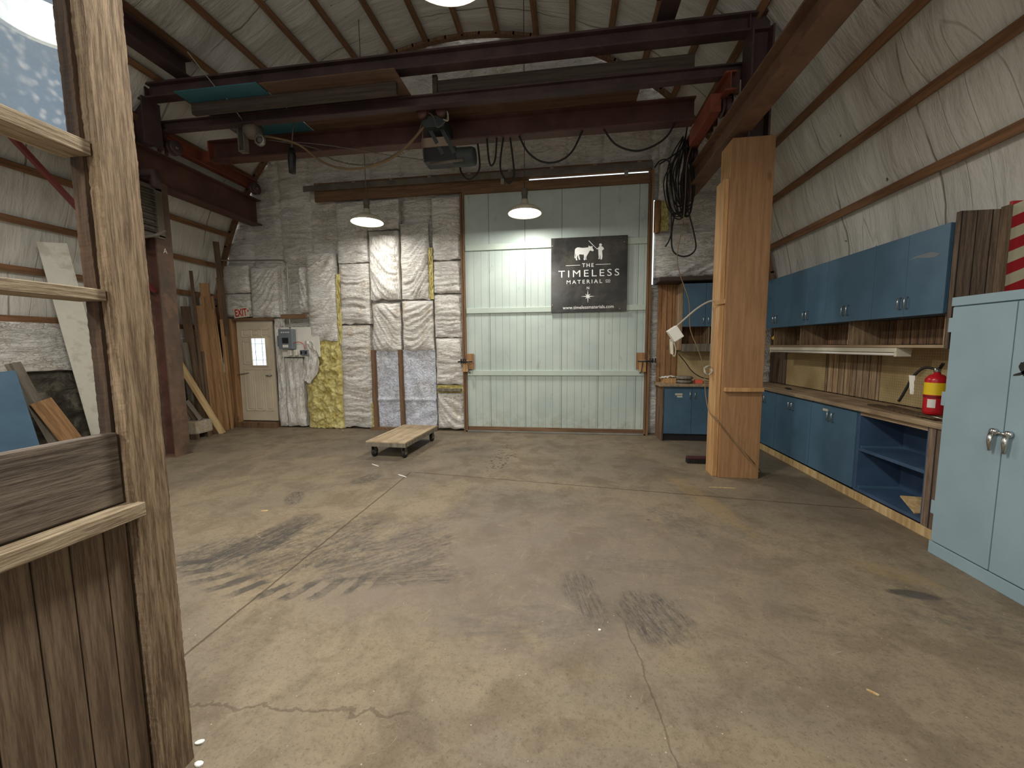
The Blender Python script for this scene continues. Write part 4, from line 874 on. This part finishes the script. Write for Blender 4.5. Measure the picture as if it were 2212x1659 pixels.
# base cabinets
base = [(4.30, 5.04, 2, 'blue base cabinet with a small label plate beside the open shelves'), (5.04, 5.84, 2, 'blue base cabinet with twin handles, second from the open shelves'), (5.84, 6.46, 2, 'blue base cabinet partly hidden by the wood-clad post')]
for i, (a, b, nd, lab) in enumerate(base):
    t = thing('base_cabinet', lab, 'cabinet', (3.05, (a+b)/2, .08), 'blue base cabinets')
    MB().box(2.875, 3.27, a+.003, b-.003, .085, .883).build('body', 'blue', t, bev=.002)
    mid = (a+b)/2
    for (c, d, hy) in ((a+.004, mid-.0015, mid-.035), (mid+.0015, b-.004, mid+.035)):
        dr = MB().box(2.852, 2.872, c, d, .095, .862).build('door', 'blue', t, bev=.002); handle(2.853, hy, .70, .80, dr)
    if i == 0: MB().box(2.849, 2.8525, mid+.07, mid+.15, .80, .825).build('label_plate', 'offwhite', t)
# open shelf unit
t = thing('open_shelf_unit', 'blue open cabinet with two shelves beside the pale steel cabinet', 'shelf unit', (3.05, 3.9, .08))
MB().box(2.86, 3.27, 4.26, 4.295, .085, .883).build('side_panel', 'blue_in', t, bev=.002)
MB().box(2.86, 3.27, 3.50, 3.53, .085, .883).build('side_panel', 'blue_in', t, bev=.002)
MB().box(3.25, 3.272, 3.53, 4.26, .085, .883).build('back_panel', 'blue_in', t)
MB().box(2.86, 3.25, 3.53, 4.26, .085, .115).build('shelf', 'blue_in', t, bev=.002)
MB().box(2.865, 3.25, 3.53, 4.26, .49, .52).build('shelf', 'blue_in', t, bev=.002)
MB().box(2.86, 2.88, 3.53, 4.26, .845, .883).build('top_rail', 'counter', t)
MB().box(2.88, 3.25, 4.245, 4.26, .52, .54).build('shelf_cleat', 'blue', t); MB().box(2.88, 3.25, 4.245, 4.26, .115, .135).build('shelf_cleat', 'blue', t)
tag(recentre(MB().bar((3.0, 3.62, .12), (3.02, 3.80, .20), .20, .012).build('board_scrap', 'lum_lt')), 'loose pale board scrap on the bottom of the open shelf unit', 'scrap')
tag(recentre(MB().box(2.84, 3.27, 3.36, 3.497, .0, .884).build('end_panel', 'planks_g', bev=.003)), 'brown plank end panel between open shelves and steel cabinet', 'panel')
tag(recentre(MB().box(2.835, 2.85, 3.30, 6.5, 0, .082).build('toe_board', 'lum_lt', bev=.002)), 'pale yellowish toe board along the base cabinets', 'toe board')
# corner run along the end wall
t = thing('base_cabinet', 'dark blue corner base cabinet with white tape labels left of the post', 'cabinet', (2.1, 6.7, .1), 'blue base cabinets')
MB().box(1.53, 2.84, 6.57, 6.94, .11, .883).build('body', 'blue', t, bev=.002)
for (c, d, hx) in ((1.54, 1.965, 1.93), (1.97, 2.40, 2.005), (2.405, 2.83, 2.44)):
    dr = MB().box(c, d, 6.548, 6.568, .12, .84).build('door', 'blue', t, bev=.002); handle(hx, 6.549, .69, .80, dr, 'y')
MB().box(1.71, 1.82, 6.545, 6.5485, .745, .775).box(1.74, 1.82, 6.545, 6.5485, .71, .735).build('label_plate', 'offwhite', t)
MB().box(1.54, 2.83, 6.60, 6.65, 0, .11).build('toe_kick', 'black', t)
tag(recentre(MB().box(1.50, 1.527, 6.52, 6.95, 0, .883).build('end_panel', 'planks_y', bev=.002)), 'vertical plank end panel of the corner base cabinet', 'panel')
tag(recentre(MB().box(1.50, 2.84, 6.952, 6.975, .93, 2.56).build('wall_panel', 'planks_x')), 'tall plank wall panel right of the green door', 'wall panel')
tag(recentre(MB().box(1.84, 2.84, 6.93, 6.95, .94, 1.50).build('wall_panel', 'pegboard')), 'tan pegboard behind the corner counter', 'wall panel')
t = thing('wall_cabinet', 'blue corner wall cabinet left of the wood-clad post', 'cabinet', (2.3, 6.75, 1.85), 'blue wall cabinets')
MB().box(1.80, 2.86, 6.62, 6.95, 1.84, 2.50).build('body', 'blue', t, bev=.002)
MB().box(1.785, 1.80, 6.60, 6.95, 1.46, 2.52).build('side_panel', 'planks_lt', t, bev=.002)
for (c, d, hx) in ((1.805, 2.14, 2.105), (2.145, 2.50, 2.18), (2.505, 2.85, 2.55)):
    dr = MB().box(c, d, 6.60, 6.618, 1.83, 2.50).build('door', 'blue', t, bev=.002); handle(hx, 6.601, 1.88, 1.98, dr, 'y')
MB().box(1.80, 2.86, 6.62, 6.95, 1.47, 1.495).box(1.80, 2.86, 6.60, 6.62, 1.44, 1.56).build('lower_shelf', 'lum_gr', t, bev=.002)
MB().box(2.2, 2.22, 6.63, 6.95, 1.495, 1.83).build('divider', 'planks_lt', t)
tag(recentre(MB().box(1.42, 2.95, 6.52, 6.97, 2.54, 2.60).build('top_shelf', 'timber_dk', bev=.004)), 'dark wooden soffit shelf above the corner wall cabinet', 'shelf')
# small things on the corner counter
tag(recentre(MB().box(1.54, 1.74, 6.62, 6.76, .931, 1.01).build('wood_block', 'woodpost2', bev=.004)), 'reddish wooden block at the left end of the corner counter', 'block')
mb = MB(); mb.grid(24, 12, lambda u, v: Vector((1.50+.33*u, 6.62+.14*v, 1.018+.03*nz(u*8, v*5, 2)+.02*(1-abs(2*u-1)))), True)
mb.grid(24, 12, lambda u, v: Vector((1.50+.33*u, 6.62+.14*v, 1.012+.03*nz(u*8, v*5, 2)+.02*(1-abs(2*u-1))))); tag(recentre(mb.build('crumpled_paper', 'white', fixn=False)), 'crumpled white paper on the wooden block', 'paper')
for k, zz in enumerate((.932, .99)):
    mb = MB(); mb.lathe([(.02, 0), (.12, .006), (.135, .025), (.12, .05), (.03, .055)], (1.87, 6.66, zz), 'z', 20)
    tag(recentre(mb.build('sack', 'lum_gr')), ['lower grey folded sack on the corner counter', 'upper grey folded sack on the corner counter'][k], 'sack')
tag(recentre(MB().box(2.02, 2.13, 6.58, 6.66, .931, .99).build('small_box', paint('salmon_red', sr(232, 106, 84), .5, .05), bev=.002)), 'small salmon red box on the corner counter', 'box')
ps = thing('power_strip', 'dusty white power strip hung by the gooseneck lamp', 'power strip', tuple(at('y', 6.5, 1451, 760)))
MB().bar(at('y', 6.55, 1450, 732), at('y', 6.55, 1451, 764), .05, .03, (0, 1, 0)).build('body', 'offwhite', ps, bev=.004)
MB().tube(smoothpts([at('y', 6.53, 1452, 764), at('y', 6.53, 1457, 770), at('y', 6.53, 1460, 755), at('y', 6.53, 1456, 740)]), .008).build('cord', 'offwhite', ps)
cable('black_cord', [at('y', 6.5, *p) for p in [(1465, 764), (1480, 782), (1495, 802), (1515, 815), (1540, 820)]], .007, 'rubber', 'black cord drooping across the corner pegboard', 'cord')
# items on long bench and shelf
tag(recentre(MB().bar((2.97, 5.75, .937), (3.03, 5.92, .937), .05, .014).build('bracket', 'black')), 'small black metal piece lying alone on the long countertop', 'hardware')
for k, (a, b, w_) in enumerate((((3.0, 3.60, .936), (3.1, 4.25, .94), .05), ((2.92, 3.62, .94), (3.02, 4.35, .938), .09), ((2.90, 3.50, .948), (2.98, 4.05, .946), .06))):
    tag(recentre(MB().bar(a, b, w_, .012).build('thin_board', 'lum_dk', bev=.002)), ['thin dark slat nearest the wall on the bench by the extinguisher', 'broad flat brown slat on the bench by the extinguisher', 'short dark slat at the front edge of the bench'][k], 'slat', 'slats on the bench')
tag(recentre(MB().tube([(2.875, 3.36, .962), (2.91, 3.72, .955)], .007).build('metal_rod', 'chrome')), 'thin shiny metal rod at the near end of the bench', 'rod')
# fire extinguisher
fe = thing('fire_extinguisher', 'red fire extinguisher with yellow label on the bench', 'fire extinguisher', (3.02, 3.69, .955))
ec = (3.02, 3.69, .955)
MB().lathe([(.062, 0), (.068, .01), (.07, .03), (.07, .285), (.066, .30), (.045, .325), (.022, .335), (.02, .35)], ec, 'z', 32).build('cylinder', 'red', fe)
MB().lathe([(.0715, .165), (.0715, .265)], ec, 'z', 32, cap=False).build('label', 'yellowlab', fe)
MB().lathe([(.072, .14), (.072, .158)], ec, 'z', 32, cap=False).build('band', paint('dark_red_band', sr(120, 20, 28), .4), fe)
lb = MB(); lb.grid(6, 1, lambda u, v: Vector((ec[0]+.0725*math.cos(R(195+40*u)), ec[1]+.0725*math.sin(R(195+40*u)), .955+.06+.07*v))); lb.build('inspection_tag', 'white', fe, fixn=False)
MB().lathe([(.02, .345), (.024, .36), (.024, .385), (.012, .39)], ec, 'z', 14).build('valve', 'chrome', fe)
MB().bar((3.03, 3.68, 1.345), (2.98, 3.60, 1.38), .02, .012).bar((3.03, 3.70, 1.33), (2.96, 3.62, 1.335), .02, .01).build('lever', 'black', fe)
MB().tube(smoothpts([(3.02, 3.71, 1.33), (2.99, 3.78, 1.335), (2.955, 3.83, 1.26), (2.94, 3.87, 1.15), (2.93, 3.90, 1.07), (2.93, 3.925, 1.03)]), .011).build('hose', 'rubber', fe)
mb = MB(); mb.grid(8, 14, lambda u, v: Vector((2.925-.01*u, 3.775+.05*u*(1-.6*v)+.01*nz(u*3, v*4), 1.27-.16*v))); mb.grid(8, 14, lambda u, v: Vector((2.928-.01*u, 3.777+.05*u*(1-.6*v)+.01*nz(u*3, v*4), 1.27-.16*v)))
mb.build('rag', 'white', fe, label='white paper tag hanging from the hose', fixn=False)
# yellow bit on the far shelf
sk = MB(); q = at('x', 3.05, 1674, 730)
sk.lathe([(.01, 0), (.035, .01), (.04, .035), (.02, .06)], q-Vector((0, 0, .03)), 'z', 14); tag(recentre(sk.build('tape_roll', 'yellowlab')), 'small yellow object on the shelf by the post', 'tape')
# striped board
tag(recentre(MB().box(2.885, 3.30, 3.46, 3.495, 1.50, 2.52).build('end_panel', 'planks_xg', bev=.003)), 'upright brown plank panel closing the near end of the wall cabinets', 'panel')
tag(recentre(MB().box(3.165, 3.5, 3.415, 3.435, 1.86, 2.56).build('striped_board', 'stripe', bev=.003)), 'red and white diagonally striped board above the steel cabinet', 'board')
tag(recentre(MB().box(3.135, 3.16, 3.40, 3.455, 1.88, 2.53).build('trim_board', 'barn_v')), 'narrow upright trim board left of the striped board', 'board')
tag(recentre(MB().box(3.26, 3.31, 2.9, 3.9, 2.48, 2.53).build('trim_board', 'strip', bev=.003)), 'thin brown ledger board on top of the plank wall', 'board')
# steel storage cabinet
sc = thing('storage_cabinet', 'pale blue steel two-door storage cabinet at the right edge', 'cabinet', (2.92, 2.75, 0))
cy0, cy1 = 2.27, 3.20
MB().box(2.685, 3.14, cy0, cy1, .0, 1.86).build('body', 'palesteel', sc, bev=.004)
MB().box(2.665, 2.684, cy0, cy1, 1.80, 1.86).build('top_rail', 'palesteel', sc, bev=.003)
MB().box(2.665, 2.684, cy0, cy1, .0, .09).build('base_rail', 'palesteel', sc, bev=.003)
for (a, b, hy) in ((2.782, cy1-.02, 2.82), (cy0+.02, 2.776, 2.735)):
    dr = MB().box(2.660, 2.684, a, b, .10, 1.792).build('door', 'palesteel', sc, bev=.004)
    MB().lathe([(.006, 0), (.022, -.006), (.022, -.022), (.006, -.028)], (2.66, hy, .99), 'x', 16).tube([(2.636, hy, .985), (2.630, hy, .93), (2.634, hy, .87)], [.014, .014, .008], 10).build('handle', 'chrome', dr)
for z in (.30, 1.10, 1.62): MB().box(2.6585, 2.664, cy1-.035, cy1+.002, z, z+.10).build('hinge', 'palesteel', sc, bev=.002)
MB().tube([(2.64, 2.735, .99), (2.64, 2.82, .99)], .007).build('lock_bar', 'chrome', sc)
mb = MB(); mb.prism([(2.715+.05*math.cos(a)*(1+.35*nz(math.cos(a)*2, math.sin(a)*2, 5)), 1.40+.045*math.sin(a)*(1+.5*nz(math.cos(a)*3, math.sin(a)*3, 9))) for a in [j*2*PI/28 for j in range(28)]], lambda u, v, h: Vector((2.659-h, u-.03, v)), .001); mb.prism([(2.74, 1.37), (2.775, 1.355), (2.78, 1.345), (2.745, 1.35), (2.70, 1.37), (2.70, 1.40)], lambda u, v, h: Vector((2.659-h, u-.02, v)), .001)
mb.build('paint_smudge', 'black', sc)

# ------------------------------------------------------------------ barn-wood partition at the left foreground
XP = -1.40
pt = thing('barn_wood_post', 'tall rough barn-wood post in the left foreground', 'post', (-1.44, 1.11, 0))
def rough(x0, x1, y0, y1, z0, z1, seed, amp=.0035):
    """rough sawn upright with wavy arrises"""
    mb = MB(); n = 420; c = [(x1, y0), (x1, y1), (x0, y1), (x0, y0)]; vs = []; fs = []
    for i in range(n+1):
        z = z0+(z1-z0)*i/n
        for k, (x, y) in enumerate(c): vs.append((x+amp*nz(z*9, k*5+seed, 1)*.6, y+amp*(nz(z*5, k*7+seed, 2)*.6+.8*nz(z*60, k*3+seed, 8)), z))
    for i in range(n):
        for k in range(4): fs.append((i*4+k, i*4+(k+1) % 4, (i+1)*4+(k+1) % 4, (i+1)*4+k))
    fs += [(3, 2, 1, 0), tuple(n*4+k for k in range(4))]; return mb.add(vs, fs)
rough(XP-.045, XP, 1.062, 1.172, 0, 3.3, 1).build('face_board', 'barn', pt)
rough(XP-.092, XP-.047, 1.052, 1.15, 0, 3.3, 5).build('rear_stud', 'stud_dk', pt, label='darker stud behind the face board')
wl_ = []
for (z0, z1, xf, lab, mt) in ((2.130, 2.172, -1.42, 'upper horizontal barn-wood rail under the plastic sheet', 'barn_h'), (1.70, 1.735, -1.42, 'thin pale middle rail of the barn-wood partition', 'barn_h'),):
    tag(recentre(MB().box(xf-.10, xf, -1.0, 1.058, z0, z1).build('rail', mt, bev=.003)), lab, 'rail')
tag(recentre(MB().box(-1.47, -1.43, -1.0, 1.055, 1.055, 1.285).build('wide_board', 'barn_dk', bev=.004)), 'wide weathered grey horizontal board of the partition', 'board')
tag(recentre(MB().box(-1.47, -1.375, -1.0, 1.075, 1.003, 1.05).build('ledge', 'barn_h', bev=.004)), 'pale rough wooden ledge under the wide grey board', 'ledge')
yy = 1.052; k = 0
plab = ['narrow vertical plank against the barn-wood post', 'vertical plank second from the barn-wood post', 'vertical plank third from the barn-wood post', 'knotty vertical plank fourth from the barn-wood post', 'vertical plank at the lower left edge of the photo']
for wd in (.065, .085, .085, .10, .11):
    tag(recentre(MB().box(-1.452, -1.43, yy-wd+.003, yy, 0, 1.0).build('wall_plank', 'barn_v', bev=.004)), plab[k], 'plank', 'partition planks'); yy -= wd; k += 1
MB().box(-1.47, -1.455, -1.0, 1.05, 0, 1.0).build('trim_%d' % tn, 'barn_dk', kind='structure'); tn += 1
tag(recentre(MB().box(-1.535, -1.53, -1.0, 1.25, 2.16, 3.3).build('plastic_sheet', 'plastic')), 'cloudy bluish plastic sheet above the upper rail', 'plastic sheet')
MB().box(-1.452, -1.43, -1.0, yy-.002, 0, 1.0).build('trim_%d' % tn, 'barn_v', kind='structure'); tn += 1

# ------------------------------------------------------------------ left side behind the partition
def plank(base, top, w_, t, mt, lab, cat='board', name='leaning_board', face=(1, -.6, 0), grp=None):
    base, top = Vector(base), Vector(top); L = (top-base).length; d = (top-base).normalized()
    fv = Vector(face); fv = (fv-d*fv.dot(d)).normalized(); x = fv.cross(d).normalized()
    o = MB().box(-w_/2, w_/2, -t/2, t/2, 0, L).build(name, mt, bev=.003)
    mm = Matrix((x, -fv, d)).transposed().to_4x4(); mm.translation = base; o.matrix_world = mm
    return tag(o, lab, cat, grp)
plank((-6.38, 4.60, .0), at('x', -6.48, 112, 524), .26, .04, paint('white_wrapped_board', sr(205, 202, 188), .4, .1, (sr(150, 140, 120), 3, .5, .5), .2), 'long white wrapped plank leaning on the left wall')
plank((-6.38, 4.14, .0), (-6.55, 3.82, 1.40), .13, .03, 'lum_gr', 'short grey weathered board leaning on the left wall')
plank((-6.20, 4.25, .0), (-6.42, 3.95, .93), .19, .03, 'lum', 'short broad brown board leaning in front of the grey one')
plank((-6.35, 3.70, .0), (-6.45, 3.58, 1.30), .35, .03, 'blue', 'blue painted board standing at the left edge')
plank((-6.75, 4.80, 1.78), (-6.75, 5.6, 1.76), .16, .03, 'lum_gr', 'short grey board fixed flat on the left wall', face=(1, 0, 0))
tag(recentre(MB().grid(100, 20, lambda u, v: Vector((-6.76-.03*math.sin(v*PI)+.02*nz(u*30, v*6, 1)+.03*abs(nz(u*12, v*12, 4)), 2.2+4.5*u, 1.28+.62*v+.03*nz(u*20, 3)*(1-v)))).build('insulation_batt', 'insul', fixn=False)), 'wrinkled white insulation strip along the left wall', 'insulation')
# lumber pile leaning left of the exit door
def lp(b, t, w_, th, mt, lab, xb=None, xt=-6.5): plank(at('z', 0, *b), at('x', xt, *t), w_, th, mt, lab, 'lumber', 'leaning_lumber', (1, -1.2, .2), 'lumber leaning left of the exit door')
lp((478, 930), (441, 612), .14, .045, 'lum', 'tallest wide orange-brown board of the leaning lumber pile')
lp((462, 934), (428, 660), .15, .04, 'lum', 'orange-brown board with white paint mark in the leaning pile')
lp((492, 928), (456, 640), .07, .05, 'lum', 'narrow brown board right of the tallest one')
lp((499, 925), (462, 680), .06, .05, 'lum_lt', 'slim pale board near the right side of the pile')
lp((506, 922), (471, 600), .07, .05, 'lum', 'slim orange board beside the door jamb')
lp((512, 918), (466, 522), .09, .05, 'lum_dk', 'longest dark board reaching up by the conduit', xt=-6.34)
lp((448, 938), (412, 585), .05, .03, 'lum_dk', 'thin dark batten rising above the pile')
lp((440, 940), (400, 662), .13, .04, 'lum_dk', 'dark brown board at the left of the pile', xt=-6.62)
lp((430, 940), (395, 740), .12, .04, 'lum_gr', 'short grey board at the left end of the pile', xt=-6.62)
lp((455, 937), (424, 632), .06, .04, 'lum_dk', 'narrow dark board behind the paint-marked one', xt=-6.56)
lp((485, 929), (448, 700), .10, .03, 'lum', 'medium brown board in front of the tallest one')
plank(at('z', 0, 481, 936), at('x', -6.6, 385, 780), .10, .05, 'lum_lt', 'pale timber slanting in front of the lumber pile', 'lumber', 'leaning_lumber', (1, -1.2, .2), 'lumber leaning left of the exit door')
lp((470, 931), (436, 640), .05, .05, 'lum', 'slim brown stick left of the tallest board', xt=-6.46)
lp((489, 927), (459, 668), .05, .04, 'lum', 'slim brown stick right of the medium board', xt=-6.44)
lp((502, 926), (478, 690), .05, .05, 'lum', 'short slim orange stick nearest the door jamb', xt=-6.42)
# wrapped bundle in carton
bx = thing('wrapped_carton', 'plastic-wrapped carton on a small pallet by the lumber pile', 'carton', (-6.4, 6.0, .0))
cb0 = Vector((-6.42, 5.98, 0))
MB().box(-6.70, -6.28, 5.80, 6.10, .10, .30).build('carton', 'lum_lt', bx, bev=.01)
MB().box(-6.71, -6.27, 5.79, 6.11, .095, .31).build('wrap', 'wrap', bx)
MB().box(-6.70, -6.28, 5.80, 5.86, .0, .09).box(-6.70, -6.28, 6.02, 6.10, .0, .09).build('pallet', 'lum_dk', bx)
for k in range(4):
    plank((-6.62+k*.085, 5.93+k*.02, .31), (-6.80+k*.085, 5.84+k*.03, .74-.03*k), .06, .07, 'lum_dk' if k % 2 == 0 else 'lum_gr', 'short dark timber standing on the wrapped carton, %s' % ['leftmost', 'second from left', 'third from left', 'rightmost'][k], 'lumber', 'short_timber', (1, -1, 0), 'short timbers on the carton')

# ------------------------------------------------------------------ dolly
dl = thing('platform_dolly', 'low wooden platform dolly on four casters in front of the end wall', 'dolly', (0, 0, 0))
MB().box(-.30, .30, -.59, .59, .225, .245).build('deck', 'deck', dl, bev=.003)
MB().box(-.30, .30, -.59, -.55, .17, .224).box(-.30, .30, .55, .59, .17, .224).box(-.30, -.26, -.55, .55, .17, .224).box(.26, .30, -.55, .55, .17, .224).build('frame', 'lum_gr', dl, bev=.003)
for sx in (-1, 1):
    for sy in (-1, 1):
        cx_, cy_ = .23*sx, .49*sy
        ca = MB().box(cx_-.05, cx_+.05, cy_-.05, cy_+.05, .160, .169).build('caster', 'black', dl)
        MB().box(cx_-.028, cx_-.020, cy_-.03, cy_+.03, .05, .16).box(cx_+.020, cx_+.028, cy_-.03, cy_+.03, .05, .16).build('fork', 'dusty', ca)
        MB().lathe([(.02, -.018), (.062, -.018), (.067, -.010), (.067, .010), (.062, .018), (.02, .018)], (cx_, cy_+.01, .067), 'x', 28).build('wheel', 'rubber', ca)
        MB().lathe([(.006, -.03), (.006, .03)], (cx_, cy_+.01, .067), 'x', 10).build('axle', 'galv', ca)
dl.location = (-2.46, 5.64, 0); dl.rotation_euler = (0, 0, R(-3.0))
# push broom head by the post
bh = thing('broom_head', 'dark maroon brush head lying on the floor left of the post', 'brush', tuple(at('z', 0, 1512, 1000)))
q = at('z', 0, 1512, 1000); mm = MB().box(q.x-.17, q.x+.13, q.y-.04, q.y+.04, .055, .085).build('block', paint('maroon', sr(70, 34, 38), .6), bh, bev=.006)
mb = MB(); [mb.box(q.x-.17+i*.02, q.x-.155+i*.02, q.y-.045+j*.018, q.y-.033+j*.018, 0, .055) for i in range(15) for j in range(5)]; mb.build('bristles', 'rubber', bh)
# small debris
deb = [((572, 1104), .07, .02, 20, 'lum_lt', 'small pale wood splinter on the floor at the left'), ((810, 1005), .17, .012, -30, 'whitemark', 'white sliver on the floor in front of the dolly, nearer the dolly'), ((868, 1028), .17, .012, -30, 'whitemark', 'white sliver on the floor by the joint end'), ((1885, 1497), .045, .010, -40, 'lum_lt', 'tiny pale wood chip in the right foreground'), ((432, 1605), .035, .02, 20, 'whitemark', 'small white scrap beside the barn-wood post foot'), ((430, 1652), .035, .02, 0, 'whitemark', 'second white scrap nearest the camera by the post foot'), ((1562, 1054), .25, .010, -2, 'lum_lt', 'thin pale sliver on the floor in front of the wood-clad post'), ((1295, 1362), .015, .012, 0, 'whitemark', 'tiny white crumb on the dark scuffs in the foreground'), ((1400, 1123), .03, .015, 10, 'lum_gr', 'small grey stone on the floor in the middle right'), ((740, 930), .03, .02, 0, 'lum_lt', 'small brown crumb near the yellow fibreglass')]
for (p, l, w_, a, mt, lab) in deb:
    q = at('z', 0, *p); o = MB().add([(l/2*math.cos(t_)*(1+.25*nz(t_, l*90)), w_/2*math.sin(t_), z) for z in (0, .006) for t_ in [j*PI/4 for j in range(8)]], [tuple(range(7, -1, -1)), tuple(range(8, 16))]+[(i, (i+1) % 8, 8+(i+1) % 8, 8+i) for i in range(8)]).build('floor_debris', mt)
    o.location = (q.x, q.y, .0005); o.rotation_euler = (0, 0, R(a)); tag(o, lab, 'debris')
